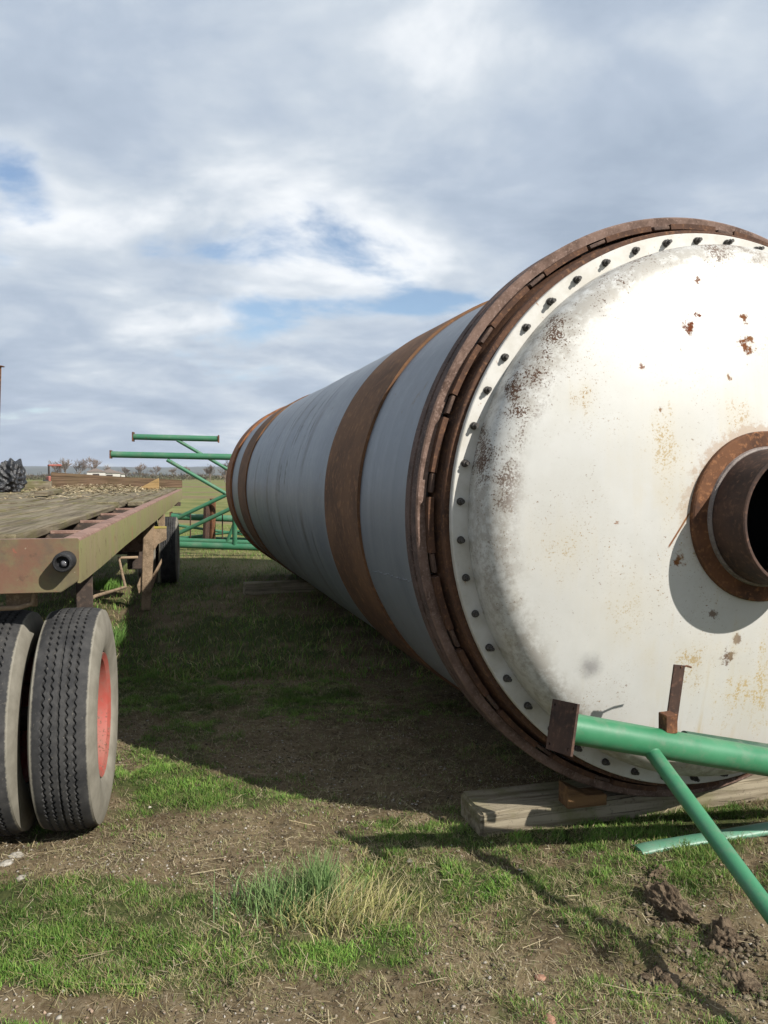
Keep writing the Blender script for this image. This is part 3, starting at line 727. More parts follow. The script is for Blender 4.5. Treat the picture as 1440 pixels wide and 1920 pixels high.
for x in (-.74, -1.68): bx('chassis_beam', x - .06, x + .06, .2, TL - .2, .93, 1.247, M['chassis'], tr, .006)
# deck planks, each its own; the outermost row is missing at the rear
edges = [-.085, -.262, -.475, -.70, -.925, -1.15, -1.385, -1.61, -1.84, -2.07, -2.335]
for r in range(10):
    xa, xb = edges[r] - .011, edges[r + 1] + .011
    cuts = [4.62, 8.9, TL - .02] if r == 0 else [.09, random.uniform(3.8, 5.2), random.uniform(8.0, 9.4), TL - .02]
    for ya, yb in zip(cuts, cuts[1:]):
        o = bx('plank', xa, xb, ya + .006, yb - .006, 1.334, 1.334 + random.uniform(.040, .062), M['plank'], tr, .008, .0035, cuts=10)
        o.rotation_euler = (random.uniform(-.0012, .0012), random.uniform(-.02, .02), random.uniform(-.002, .002))
# headboard across the front
poly_extrude('headboard', [(-TW - .02, 1.395), (-.0, 1.395), (-.0, 1.545), (-TW * .5, 1.615), (-TW - .02, 1.70)], 'y', TL - .10, TL - .03, M['board'], tr, .006)

# wheels
def tyre_mesh():
    R, hw = .51, .110; seg = 640
    us = np.concatenate([[-hw], np.linspace(-hw + .006, hw - .006, 78), [hw]])
    ang = np.arange(seg) * 2 * np.pi / seg
    U, A = np.meshgrid(us, ang)
    zig = (np.abs(((A * seg / 2 / np.pi) / 7.1) % 1 - .5) * 4 - 1)
    Rr = R - .010 * (np.abs(U) / hw) ** 4 - .004 * (U / hw) ** 2
    g = np.zeros_like(U)
    for c, amp, wd in ((-.066, .0055, .0036), (-.034, .0055, .0036), (-.002, .0022, .0042), (.030, .0055, .0036), (.062, .0055, .0036)):
        dd = np.abs(U - c - amp * zig); g = np.maximum(g, np.clip(1.25 - dd / wd, 0, 1))
    Rr = Rr - .011 * np.clip(g * 1.6, 0, 1)
    V1 = np.stack([U, Rr * np.cos(A), Rr * np.sin(A)], -1)
    side = [(.116, .495), (.128, .462), (.137, .42), (.138, .38), (.130, .335), (.118, .302), (.102, .288), (.090, .284)]
    cols = []
    for (u, r) in [(-a, b) for a, b in reversed(side)]: cols.append(np.stack([np.full(seg, u), r * np.cos(ang), r * np.sin(ang)], -1))
    for k in range(len(us)): cols.append(V1[:, k])
    for (u, r) in side: cols.append(np.stack([np.full(seg, u), r * np.cos(ang), r * np.sin(ang)], -1))
    C = np.stack(cols, 1); n = C.shape[1]
    ii = np.arange(seg)[:, None] * n + np.arange(n - 1)[None, :]; jj = ((np.arange(seg)[:, None] + 1) % seg) * n + np.arange(n - 1)[None, :]
    Fq = np.stack([ii, ii + 1, jj + 1, jj], -1).reshape(-1, 4)
    me = fast_mesh('tyre', C.reshape(-1, 3), None, Fq, None, True); me.set_sharp_from_angle(angle=math.radians(40)); return me
TY = tyre_mesh()
def xlathe(name, prof, segs=48, ang=35):
    me = lathe_me(name, prof, segs, False, ang); me.transform(Matrix.Rotation(-math.pi / 2, 4, 'Z')); return me   # local Y -> +X
RIM = xlathe('rim', [(-.10, .288), (-.095, .275), (.085, .270), (.098, .276), (.112, .291), (.116, .289), (.102, .262), (.085, .255), (-.005, .250), (-.020, .235), (-.030, .16), (-.045, .13), (-.045, .0)])
HUB = xlathe('hub', [(-.046, .10), (.02, .10), (.03, .085), (.055, .075), (.058, .0)], 28)
def wheel(x, y, flip=1, lab=None):
    w = bpy.data.objects.new('wheel', None); COL.objects.link(w); w.empty_display_size = .1; w.parent = tr
    w.location = (x, y, .502); w.rotation_euler = (random.random() * 6, 0, 0)
    if flip < 0: w.rotation_euler = (random.random() * 6, 0, math.pi)
    if lab: w['label'] = lab
    link('tyre', TY, M['rubber'], w); link('rim', RIM, M['wheel_red'], w); link('hub', HUB, M['wheel_red'], w)
for yc in (.33, 8.95):
    near = yc < 1
    wheel(-.070, yc, 1, 'outer wheel with a worn tyre and red rim at the rear corner' if near else 'front outer wheel of the trailer')
    wheel(-.385, yc, -1)
    wheel(-TW + .070, yc, -1); wheel(-TW + .385, yc, 1)
    ax_ = tube('axle', [(-TW + .1, yc, .502), (-.10, yc, .502)], .055, M['chassis'], tr, 16)
    for x in (-.74, -1.68):
        for q in range(4): bx('spring_leaf', x - .04, x + .04, yc - .55 + q * .11, yc + .55 - q * .11, .66 - q * .022, .678 - q * .022, M['chassis'], tr, .003)
        bx('hanger', x - .045, x + .045, yc - .58, yc - .50, .66, .93, M['chassis'], tr, .006); bx('hanger', x - .045, x + .045, yc + .50, yc + .58, .66, .93, M['chassis'], tr, .006)
# round black lamp on the rear plate
lp = at_depth(121, 1053, 3.40); loc = Matrix.Rotation(-T_YAW, 3, 'Z') @ (lp - TRAIL)
lm = link('rear_lamp', lathe_me('rear_lamp', [(.0, .0), (.0, .043), (-.06, .043), (-.088, .041), (-.094, .036), (-.094, .029), (-.060, .026), (-.058, .0)], 32), M['black_rubber'], tr, label='round black rubber lamp housing on the rear plate')
lm.location = (loc.x, -.0005, loc.z)
bl = bmesh.new(); bmesh.ops.create_uvsphere(bl, u_segments=16, v_segments=10, radius=.017, matrix=Matrix.Translation((.004, -.064, -.004)))
link('bulb', bm_mesh('bulb', bl, True), M['lens'], lm)
T2L = lambda p: Matrix.Rotation(-T_YAW, 3, 'Z') @ (Vector(p) - TRAIL)
# bent rods under the rear end
tube('bumper_rod', [(-1.6, .10, 1.045), (-.27, .10, 1.062), (-.215, .10, 1.078), (-.205, .12, 1.16)], .011, M['leg_rust'], tr, 10)
bx('mudguard_post', -.115, -.035, .62, .64, .93, 1.22, M['chassis'], tr, .003)
bx('stay_plate', -.33, -.20, .13, .142, 1.06, 1.15, M['leg_rust'], tr, .003)
pp = [at_depth(a, b, c) for a, b, c in ((157, 1142, 4.8), (157, 1131, 4.85), (178, 1118, 5.2), (235, 1101, 6.4), (229, 1076, 6.6), (223, 1046, 6.8), (258, 1045, 6.9))]
tube('guard_rod', [T2L(p) for p in pp], .012, M['leg_rust'], tr, 8)
# landing leg with its brackets
LY = (9.75 - 3.45) / math.cos(T_YAW)
legx = T2L(at_depth(276, 1100, 9.7)).x
poly_extrude('landing_leg', [(legx - .02, 1.17), (legx + .10, 1.17), (legx + .075, .62), (legx + .035, .0), (legx - .07, .0), (legx - .05, .62)], 'y', LY - .04, LY + .04, M['leg_rust'], tr, .006, label='rusty landing leg under the side rail')
poly_extrude('leg_bracket', [(legx + .07, .99), (legx + .235, .99), (legx + .235, .86), (legx + .13, .80), (legx + .085, .72)], 'y', LY - .012, LY + .012, M['leg_rust'], tr, .003)
bx('painted_edge', legx + .072, legx + .236, LY - .014, LY + .014, .9915, 1.02, M['yellow'], tr, .003, label='bracket edge with flaking yellow paint')
poly_extrude('leg_bracket', [(legx + .06, .42), (legx + .17, .62), (legx + .17, .57), (legx + .05, .24)], 'y', LY + .05, LY + .08, M['leg_rust'], tr, .003)
poly_extrude('leg_bracket', [(legx - .05, .48), (legx - .12, .30), (legx - .10, .20), (legx - .055, .26)], 'y', LY - .01, LY + .01, M['leg_rust'], tr, .003)
bx('leg_bracket', legx + .13, legx + .21, LY + .1, LY + .16, .96, 1.172, M['leg_rust'], tr)
bx('side_box', legx - .30, legx - .06, LY + .15, LY + .6, .70, .98, M['ring_steel'], tr, .01)
bx('gear_box', legx - .30, legx - .06, LY + .7, LY + 1.1, .42, .69, M['chassis'], tr, .01)
bx('coupling_lug', -.10, .03, TL - 1.9, TL - 1.75, 1.10, 1.168, M['chassis'], tr)
zst = empty('side_stake', TRAIL + TA * 5.9 - TE * 2.18 + Vector((0, 0, 1.392)), T_YAW, label='thin rusty upright stake with a flat cap standing on the trailer deck', cat='stake')
sp = TRAIL + TA * 5.9 - TE * 2.18
tp = at_depth(-1, 688, sp.y); bp = at_depth(-7, 960, sp.y); base = Vector((bp.x, sp.y, 1.392))
zst.location = base; zst.rotation_euler = (0, 0, 0)
tube('post', [(0, 0, 0), tp - base], .02, M['rust'], zst, 10)
bx('cap', tp.x - base.x - .04, tp.x - base.x + .04, tp.y - base.y - .04, tp.y - base.y + .04, tp.z - base.z, tp.z - base.z + .012, M['rust'], zst)

# things lying on the deck
DK = 1.392
def deck(px, Y, z=DK):
    p = at_depth(px, 900, Y); return Vector((p.x, p.y, z))
bm = bmesh.new(); bmesh.ops.create_icosphere(bm, subdivisions=5, radius=1)
for v in bm.verts:
    c = v.co.copy(); k = 1 + .13 * math.sin(7 * c.x + 3 * c.z) * math.sin(5 * c.y + 2) + .05 * math.sin(23 * c.z + 11 * c.x) + .06 * math.sin(17 * c.y - 9 * c.z)
    c = Vector((max(-.8, min(.8, c.x)), max(-.8, min(.8, c.y)), max(-.75, min(.75, c.z)))) * k
    tz = (c.z + .8) / 1.6
    v.co = Vector((c.x * .24 * (1.1 - .55 * tz) + .10 * tz, c.y * .26 * (1.1 - .3 * tz), max(0, tz) * .47))
bag = link('plastic_bundle', bm_mesh('plastic_bundle', bm, True), M['plastic'], label='lumpy black plastic bundle on the far left of the trailer deck', cat='bundle'); bag.location = deck(12, 11.8)
def loose_board(name, px0, px1, Y0, Y1, w, h, mat, label, cat, lift=0.0, tilt=0.0):
    a = deck(px0, Y0); b = deck(px1, Y1); L_ = (b - a).length
    o = link(name, box_me(name, (L_, w, h), .005, .003, cuts=4), mat, label=label, cat=cat)
    o.location = (a + b) / 2 + Vector((0, 0, lift)); o.rotation_euler = (0, tilt, math.atan2(b.y - a.y, b.x - a.x)); return o
loose_board('timber_block', 46, 96, 13.6, 13.7, .14, .15, M['sleeper'], 'grey green squared timber block beside the black bundle on the trailer deck', 'timber')
loose_board('loose_plank', 76, 108, 9.2, 11.2, .14, .05, M['plank'], 'short loose plank lying askew in the straw on the trailer deck', 'plank', .01)
bm = bmesh.new()
f = bm.faces.new([bm.verts.new(p) for p in ((-.17, -.06, 0), (.17, -.06, 0), (.17, -.06, .20), (.15, -.06, .195), (-.17, -.06, .02))])
e = bmesh.ops.extrude_face_region(bm, geom=[f]); bmesh.ops.translate(bm, vec=(0, .12, 0), verts=[v for v in e['geom'] if isinstance(v, bmesh.types.BMVert)])
bmesh.ops.recalc_face_normals(bm, faces=bm.faces); bmesh.ops.bevel(bm, geom=bm.edges[:], offset=.004, affect='EDGES')
o = link('wooden_chock', bm_mesh('wooden_chock', bm), M['tan_wood'], label='tan triangular wooden chock standing on the trailer deck by the headboard', cat='chock')
o.location = deck(279, 13.9, 1.392); o.rotation_euler = (0, 0, T_YAW)

def strips(P, Lr, wr, colors, lift=0.004, tilt=.25, up=0.0):
    """loose flat strips (straw, chips) lying at points P (n,3)"""
    n = len(P); a = rng.random(n) * 2 * np.pi; L_ = rng.uniform(*Lr, n); w_ = rng.uniform(*wr, n)
    dz = rng.normal(0, tilt, n); dv = np.stack([np.cos(a), np.sin(a), dz], 1) * (L_ / 2)[:, None]
    pv = np.stack([-np.sin(a), np.cos(a), rng.normal(0, .3, n)], 1) * (w_ / 2)[:, None]
    c = P + np.stack([np.zeros(n), np.zeros(n), lift + np.abs(dz) * L_ / 2 + rng.random(n) * up], 1)
    V = np.stack([c - dv - pv, c + dv - pv, c + dv + pv, c - dv + pv], 1).reshape(-1, 3)
    col = np.repeat(np.asarray(colors)[rng.integers(0, len(colors), n)] * rng.uniform(.75, 1.2, (n, 1)), 4, 0)
    return V, np.arange(n * 4).reshape(-1, 4), col
n = 3000
ly = np.where(rng.random(n) < .8, rng.normal(10.6, 1.1, n), rng.uniform(5, 12.4, n)).clip(4.2, 12.6); lx = -TW + .1 + rng.beta(1.3, 1.3, n) * (TW - .35)
pile = .10 * np.exp(-((ly - 10.9) / .75) ** 2) * np.exp(-((lx + 1.35) / .75) ** 2)
W = np.array([[TRAIL.x + TE.x * a + TA.x * b, TRAIL.y + TE.y * a + TA.y * b] for a, b in zip(lx, ly)])
V, Fq, c = strips(np.column_stack([W, 1.393 + pile * rng.random(n)]), (.03, .10), (.005, .013), [(.40, .32, .19), (.33, .26, .15), (.46, .38, .25), (.22, .165, .10)], .004, .2)
link('straw', fast_mesh('straw', V, None, Fq, c), M['loose'], label='pale straw and wood chips scattered over the trailer deck', cat='straw', kind='stuff')

# ------------------------------------------------------------------ green frames beyond the far end of the drum
def far_frame(label, pipes, plates, extra=(), r=.062):
    pts = [p for q in pipes for p in q[1:3]]
    b = min(pts, key=lambda p: p.z); o0 = Vector((b.x, b.y, 0))
    e_ = empty('pipe_frame', o0, 0, label=label, cat='pipe frame', group='green pipe frames')
    for q in pipes: tube(q[0], [q[1] - o0, q[2] - o0], q[3], M['green_far'], e_, 16)
    for (p, dr, w_) in plates:
        pl = link('end_plate', plate_me('end_plate', w_, w_, .02, [(-w_ * .35, -w_ * .35), (w_ * .35, w_ * .35), (-w_ * .35, w_ * .35), (w_ * .35, -w_ * .35)], .012), M['rust'], e_); orient(pl, p - o0, dr)
    for q in extra: tube(q[0], [q[1] - o0, q[2] - o0], q[3], M[q[4]], e_, 8)
    return e_
D = at_depth
a0, a1 = D(207, 852, 15.6), D(520, 859, 15.9)
far_frame('green pipe frame behind the drum whose long top pipe points left over the trailer',
          [('main_pipe', a0, a1, .062), ('brace_pipe', D(313, 862, 15.7), D(428, 928, 15.9), .038), ('brace_pipe', D(428, 926, 15.9), D(325, 975, 15.9), .038), ('bottom_pipe', D(300, 1020, 16.2), D(520, 1028, 16.2), .066),
           ('brace_pipe', D(440, 950, 16.0), D(318, 1008, 16.1), .040), ('post_pipe', D(440, 858, 15.9), D(440, 1026, 16.2), .05)],
          [(a0, a1 - a0, .16), (D(300, 1020, 16.2), Vector((1, 0, 0)), .16)])
b0, b1 = D(249, 819, 17.0), D(409, 823, 17.2)
far_frame('green pipe frame behind the drum with a short top pipe flanged at both ends',
          [('main_pipe', b0, b1, .062), ('brace_pipe', D(332, 825, 17.1), D(470, 905, 17.4), .036), ('brace_pipe', D(470, 905, 17.4), D(420, 1030, 17.6), .036), ('bottom_pipe', D(300, 1012, 17.6), D(520, 1019, 17.6), .055)],
          [(b0, b1 - b0, .20), (b1, b1 - b0, .16)])
far_frame('low green pipe frame on the ground behind the drum with rusty uprights',
          [('main_pipe', D(320, 968, 18.2), D(520, 976, 18.4), .075), ('brace_pipe', D(330, 985, 18.2), D(500, 1008, 18.3), .03), ('brace_pipe', D(500, 990, 18.2), D(330, 1010, 18.3), .03), ('bottom_pipe', D(315, 1008, 18.4), D(520, 1013, 18.4), .045)],
          [(D(320, 968, 18.2), Vector((1, 0, 0)), .2)],
          [('upright', D(388, 945, 17.95), D(386, 1016, 18.0), .075, 'rust_dark'), ('upright', D(399, 935, 18.0), D(398, 1016, 18.1), .07, 'rust'), ('rod', D(417, 965, 17.9), D(417, 1022, 18.0), .014, 'rust_dark'), ('rod', D(357, 960, 17.9), D(357, 1022, 18.0), .014, 'rust_dark')])

# ------------------------------------------------------------------ middle distance: bare trees, sheds, a red machine
def bare_tree_meshes(seed, h):
    r = random.Random(seed); tb = bmesh.new(); cb = bmesh.new()
    def limb(bm, p, d, L_, rad, lev):
        q = p + d * L_; tube_bm(bm, [p, p + d * L_ * .5 + Vector((r.uniform(-1, 1), r.uniform(-1, 1), 0)) * L_ * .05, q], rad, 5 if lev < 2 else 3, False, rad * .55)
        if lev >= 4: return
        for k in range(5 if lev < 3 else 6):
            dd = (d + Vector((r.uniform(-1, 1), r.uniform(-1, 1), r.uniform(-.25, .8))) * .95).normalized()
            limb(cb, p + d * L_ * r.uniform(.35, 1), dd, L_ * r.uniform(.5, .8), max(rad * .5, .03), lev + 1)
    limb(tb, Vector((0, 0, -.3)), Vector((r.uniform(-.05, .05), 0, 1)).normalized(), h * .36, h * .022, 0)
    return bm_mesh('trunk', tb), bm_mesh('crown', cb)
TREES = [bare_tree_meshes(s, 10) for s in (1, 2, 3, 4)]
def tree(px, Y, hgt, k, label, rz=0.0):
    p = D(px, 900, Y); t = empty('bare_tree', (p.x, p.y, 0), rz, label=label, cat='tree', group='bare winter trees beyond the field')
    t.scale = (hgt / 10,) * 3
    link('trunk', TREES[k][0], M['bark'], t); link('crown', TREES[k][1], M['twigs'], t)
far_l = 'bare tree in the distant row above the trailer deck'
for j, (px, Y, hgt) in enumerate([(107, 300, 6.5), (122, 320, 8.6), (148, 300, 7.4), (176, 330, 7.9), (203, 345, 5.6), (236, 330, 5.2), (262, 350, 6.6), (292, 365, 5.2), (325, 340, 4.6), (350, 375, 6.2)]):
    tree(px, Y, hgt * 1.5, j % 4, ('first', 'second', 'third', 'fourth', 'fifth', 'sixth', 'seventh', 'eighth', 'ninth', 'tenth')[j] + ' bare tree from the left in the distant row above the trailer deck', j * 1.3)
tree(8, 240, 6, 1, 'bare tree at the left edge of the photo behind the black bundle', 2)
tree(394, 190, 6.0, 2, 'larger bare tree just left of the far end of the drum', .4); tree(422, 185, 7.0, 0, 'larger bare tree partly hidden by the far end of the drum', 2.1); pass
def hedge(name, x0, x1, Y, h, label):
    n = 26000; x = rng.uniform(x0, x1, n); z = rng.random(n) ** .8 * h * (.5 + fbm(x, x * 0, 14, 3, 71)); y = Y + rng.normal(0, 1.2, n)
    V, Fq, c = strips(np.column_stack([x, y, z]), (.25, .7), (.05, .14), [(.13, .095, .07), (.18, .14, .10), (.10, .10, .055)], 0, .8)
    link(name, fast_mesh(name, V, None, Fq, c), M['loose'], label=label, cat='hedge', kind='stuff')
hedge('hedge', -150, 60, 260, 1.9, 'dark brown hedge line across the far field')
def shed(px, Y, w_, d_, h_, label):
    p = D(px, 900, Y); s = empty('farm_shed', (p.x, p.y, 0), .3, label=label, cat='shed', group='white sheds beyond the field')
    wm = M['flange_paint']
    bx('wall', -w_ / 2, w_ / 2, -d_ / 2, d_ / 2, -.2, h_, wm, s, .02)
    poly_extrude('roof', [(-w_ / 2 - .3, h_ + .01), (w_ / 2 + .3, h_ + .01), (0, h_ + w_ * .22)], 'y', -d_ / 2 - .3, d_ / 2 + .3, M['keeper_steel'], s, .0)
    bx('door', -.9, .9, -d_ / 2 - .06, -d_ / 2 - .005, 0, min(2.2, h_ * .8), M['chassis'], s, .01)
shed(181, 235, 5, 6, 2.6, 'small white shed in the far field left of two others'); shed(206, 245, 6, 5, 2.3, 'wide white shed in the far field between two others'); shed(222, 255, 4, 5, 2.0, 'low white shed in the far field right of two others')
# red machine
p = D(103, 900, 82); mc = empty('red_loader', (p.x, p.y, 0.0), .5, label='small red farm loader parked in the field beyond the trailer', cat='loader')
MR = M['wheel_red']
bx('body', -.75, .75, -1.1, 1.1, .75, 1.55, MR, mc, .08); bx('roof', -.62, .62, -.5, .65, 2.55, 2.75, MR, mc, .05)
for sx in (-.55, .55):
    for sy in (-.42, .55): bx('cab_post', sx - .04, sx + .04, sy - .04, sy + .04, 1.54, 2.56, M['chassis'], mc, .005)
bx('seat', -.3, .3, -.2, .25, 1.56, 2.0, M['black_rubber'], mc, .05)
wm_ = xlathe('wheel', [(-.2, .3), (-.2, .55), (-.15, .6), (.15, .6), (.2, .55), (.2, .3), (.1, .25), (.1, 0)], 20)
for sx in (-.85, .85):
    for sy in (-.8, .8):
        o = link('wheel', wm_, M['black_rubber'], mc); o.location = (sx, sy, .6)
# ------------------------------------------------------------------ loose stones and clods
def lump(name, px, py, sx, sy, sz, mat, seed, label, cat, group, rough=.22, sub=3, rz=None):
    r = random.Random(seed); bm = bmesh.new(); bmesh.ops.create_icosphere(bm, subdivisions=sub, radius=1)
    ph = [r.uniform(0, 6) for _ in range(9)]
    off = Vector((seed * 7.3, seed * 3.1, 0))
    for v in bm.verts:
        c = v.co; k = 1 + rough * 1.4 * noise3.noise(c * 1.6 + off) + rough * .75 * noise3.noise(c * 4.0 + off) + rough * (.38 if sub > 3 else .15) * noise3.noise(c * 9 + off)
        v.co = Vector((c.x * sx * k, c.y * sy * k, c.z * sz * k))
    g = on_ground(px, py); hz = float(gheight(np.array([g.x]), np.array([g.y]))[0])
    o = link(name, bm_mesh(name, bm, sub < 4), mat, label=label, cat=cat, group=group)
    o.location = (g.x, g.y, hz + sz * .05); o.rotation_euler = (0, 0, r.uniform(0, 6) if rz is None else rz); return o
CG, SG = 'clods of upturned soil', 'loose stones on the ground'
lump('soil_clod', 1252, 1702, .062, .115, .062, M['clod'], 1, 'largest upturned soil clod in the grass on the right', 'soil clod', CG, .34, 5, .25)
lump('soil_clod', 1276, 1775, .04, .05, .03, M['clod'], 2, 'flat soil clod just below the largest one', 'soil clod', CG, .42, 5)
lump('soil_clod', 1362, 1762, .085, .06, .045, M['clod'], 3, 'wide dark soil clod near the green brace pipe', 'soil clod', CG, .42, 5)
lump('soil_clod', 1395, 1835, .07, .05, .032, M['clod'], 4, 'soil clod in the brace shadow at the right edge', 'soil clod', CG, .42, 5)
lump('soil_clod', 1238, 1642, .05, .03, .022, M['clod'], 5, 'small soil clod above the largest one', 'soil clod', CG, .42, 5)
lump('soil_clod', 1240, 1835, .05, .04, .025, M['clod'], 6, 'crumbled soil clod low on the right below the flat one', 'soil clod', CG, .42, 5)
lump('stone', 768, 1614, .017, .012, .010, M['stone'], 11, 'pale oval stone in the shadow of the green pipe', 'stone', SG)
lump('stone', 30, 1606, .030, .022, .016, M['stone'], 12, 'upper pale stone of the rubble in front of the tyres', 'stone', SG)
lump('stone', 12, 1626, .026, .02, .014, M['stone'], 13, 'middle pale stone of the rubble in front of the tyres', 'stone', SG)
lump('stone', 40, 1650, .022, .016, .010, M['stone'], 14, 'lower pale stone of the rubble in front of the tyres', 'stone', SG)
lump('brick_fragment', 1013, 1816, .020, .016, .013, M['brick'], 15, 'pinkish brick fragment near the bottom edge right of centre', 'brick', 'broken brick bits', .18)
lump('brick_fragment', 1030, 1906, .024, .018, .012, M['brick'], 16, 'pale orange brick fragment at the bottom edge', 'brick', 'broken brick bits', .18)
lump('stone', 735, 1630, .012, .009, .006, M['stone'], 17, 'small pale stone beside the right side of the grass tuft', 'stone', SG)
lump('stone', 297, 1768, .014, .010, .007, M['stone'], 18, 'small pale stone alone in the green grass at lower left', 'stone', SG)

# ------------------------------------------------------------------ gravel, straw litter and grass
def sample(n, x0, x1, y0, y1, pw=1.0):
    y = y0 + (y1 - y0) * rng.random(n) ** pw; x = x0 + (x1 - x0) * rng.random(n)
    vis = np.abs(x) < .52 * y + .35
    return x[vis], y[vis]
base = np.array([(1, 0, 0), (-1, 0, 0), (0, 1, 0), (0, -1, 0), (0, 0, 1), (0, 0, -1)], float)
F8 = np.array([(0, 2, 4), (2, 1, 4), (1, 3, 4), (3, 0, 4), (2, 0, 5), (1, 2, 5), (3, 1, 5), (0, 3, 5)])
def bits(name, x, y, s, palette, flat, label, cat):
    n = len(x); a = rng.random(n) * 6.28; sc = rng.uniform(.55, 1.3, (n, 3)); sc[:, 2] *= flat
    B_ = base[None] * sc[:, None] + rng.normal(0, .15, (n, 6, 3)); ca, sa = np.cos(a)[:, None], np.sin(a)[:, None]
    R_ = np.stack([B_[..., 0] * ca - B_[..., 1] * sa, B_[..., 0] * sa + B_[..., 1] * ca, B_[..., 2]], -1) * s[:, None, None]
    R_ += np.stack([x, y, gheight(x, y) + s * .25], 1)[:, None]
    pc = np.array(palette)[rng.integers(0, len(palette), n)] * rng.uniform(.7, 1.15, (n, 1))
    link(name, fast_mesh(name, R_.reshape(-1, 3), (np.arange(n)[:, None, None] * 6 + F8[None]).reshape(-1, 3), None, np.repeat(pc, 6, 0)), M['loose'], label=label, cat=cat, kind='stuff')
x, y = sample(120000, -3.6, 3.2, 2.1, 7.0, 1.7); c = cover(x, y)
k = rng.random(len(x)) < .6 * (np.clip(.72 - c, 0, 1) * 1.0 + .03) * np.clip(fbm(x, y, .4, 3, 77) * 2.6 - .9, .05, 1); x, y = x[k], y[k]
bits('gravel', x, y, 0.0020 + .0088 * rng.random(len(x)) ** 3.4, [(.42, .38, .32), (.36, .30, .23), (.50, .46, .40), (.30, .22, .16), (.36, .26, .19), (.24, .21, .17)], .6, 'small pale gravel scattered over the bare soil', 'gravel')
CL = [on_ground(a, b) for a, b in ((1252, 1710), (1276, 1780), (1362, 1770), (1395, 1840), (1238, 1645), (1240, 1840))]
x, y = sample(150000, -3.6, 3.2, 2.1, 7.0, 1.6); c = cover(x, y)
k = rng.random(len(x)) < np.clip(.85 - c, .08, 1) * np.clip(fbm(x, y, .3, 4, 87) * 2.6 - .8, .08, 1); x, y = x[k], y[k]
sz = 0.002 + .0075 * rng.random(len(x)) ** 2.4
for p in CL:
    q = 260; x = np.concatenate([x, rng.normal(p.x, .06, q)]); y = np.concatenate([y, rng.normal(p.y - .01, .05, q)]); sz = np.concatenate([sz, .003 + .013 * rng.random(q) ** 2])
bits('soil_crumbs', x, y, sz, [(.125, .098, .064), (.18, .145, .10), (.09, .068, .045), (.23, .19, .135), (.15, .125, .075)], .6, 'dry crumbs of brown soil over the bare ground', 'soil')

x, y = sample(64000, -3.6, 3.2, 2.1, 7.5, 1.5); k = rng.random(len(x)) < np.clip(fbm(x, y, .4, 3, 91) * 3 - 1.0, .05, 1); x, y = x[k], y[k]
V, Fq, c = strips(np.stack([x, y, gheight(x, y)], 1), (.012, .05), (.0009, .0022), [(.34, .28, .17), (.28, .22, .13), (.42, .36, .24), (.20, .155, .09)], .003, .22, .010)
x2, y2 = sample(260, -3, 2.6, 2.2, 5.5, 1.3); V2, F2, c2 = strips(np.stack([x2, y2, gheight(x2, y2)], 1), (.07, .16), (.0016, .003), [(.42, .35, .22), (.36, .29, .17)], .012, .08, .01)
Fq = np.concatenate([Fq, F2 + len(V)]); V = np.concatenate([V, V2]); c = np.concatenate([c, c2])
link('straw_litter', fast_mesh('straw_litter', V, None, Fq, c), M['loose'], label='dry straw bits lying all over the ground', cat='straw', kind='stuff')

def blades(x, y, h, w, lean, col, z=None, phi=None):
    n = len(x); ph = rng.random(n) * 2 * np.pi; lp = rng.random(n) * 2 * np.pi if phi is None else phi
    z = gheight(x, y) - .003 if z is None else z
    P = np.stack([x, y, z], 1); pr = np.stack([np.cos(ph), np.sin(ph), np.zeros(n)], 1) * (w / 2)[:, None]
    ld = np.stack([np.cos(lp), np.sin(lp), np.zeros(n)], 1) * (h * lean)[:, None]; up = np.zeros((n, 3)); up[:, 2] = h * np.sqrt(np.clip(1 - (lean * .8) ** 2, .05, 1))
    m1 = P + up * .55 + ld * .32; tip = P + up * .95 + ld
    V = np.stack([P - pr, P + pr, m1 - pr * .8, m1 + pr * .8, tip], 1).reshape(-1, 3)
    q = np.arange(n)[:, None] * 5
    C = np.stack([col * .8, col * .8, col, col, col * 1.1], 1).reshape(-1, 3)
    return V, q + np.array([2, 3, 4]), q + np.array([0, 1, 3, 2]), C
GREENS = np.array([(.135, .265, .042), (.175, .325, .058), (.23, .345, .072), (.10, .215, .040), (.27, .34, .095)])
DRYS = np.array([(.32, .26, .12), (.38, .315, .165), (.26, .21, .095), (.42, .36, .21)])
parts = []; HS = None
def add(x, y, hr, wr, lr, dryness):
    n = len(x); dry = rng.random(n) < dryness
    col = np.where(dry[:, None], DRYS[rng.integers(0, 4, n)], GREENS[rng.integers(0, 5, n)]) * rng.uniform(.75, 1.15, (n, 1))
    h = rng.uniform(*hr, n) * (1 + .5 * (rng.random(n) ** 4)); h = h * np.where(dry, 1.1, 1) * (HS if HS is not None else 1)
    col = col * (np.clip(.8 + (fbm(x, y, .22, 3, 63) - .5) * 1.1, .5, 1.4))[:, None]
    lean = rng.uniform(*lr, n) + np.where(dry, .35, 0)
    parts.append(blades(x, y, h, rng.uniform(*wr, n), np.clip(lean, 0, 1.2), col))
x, y = sample(1150000, -3.6, 3.1, 2.15, 6.8, 1.45); c = cover(x, y)
c1 = fbm(x, y, .085, 3, 15); clump = np.clip((c1 - .36) * 4.2, .05, 1)
k = rng.random(len(x)) < np.clip((c - .12) * 1.15, .05, 1) * clump; k &= ~((np.abs((x - DRUM.x) * EX.x + (y - DRUM.y) * EX.y - .22) < 1.3) & (np.abs((x - DRUM.x) * AX.x + (y - DRUM.y) * AX.y - .315) < .128))
x, y, c, c1 = x[k], y[k], c[k], c1[k]
dry = np.clip(.66 - c * .64 + (fbm(x, y, .26, 4, 5) - .5) * 1.6, .04, .94)
HS = .55 + c * .55 + np.clip(c1 - .45, 0, 1) * 1.6
add(x, y, (.011, .030), (.0018, .0040), (.2, .95), dry)
n_near = len(x)
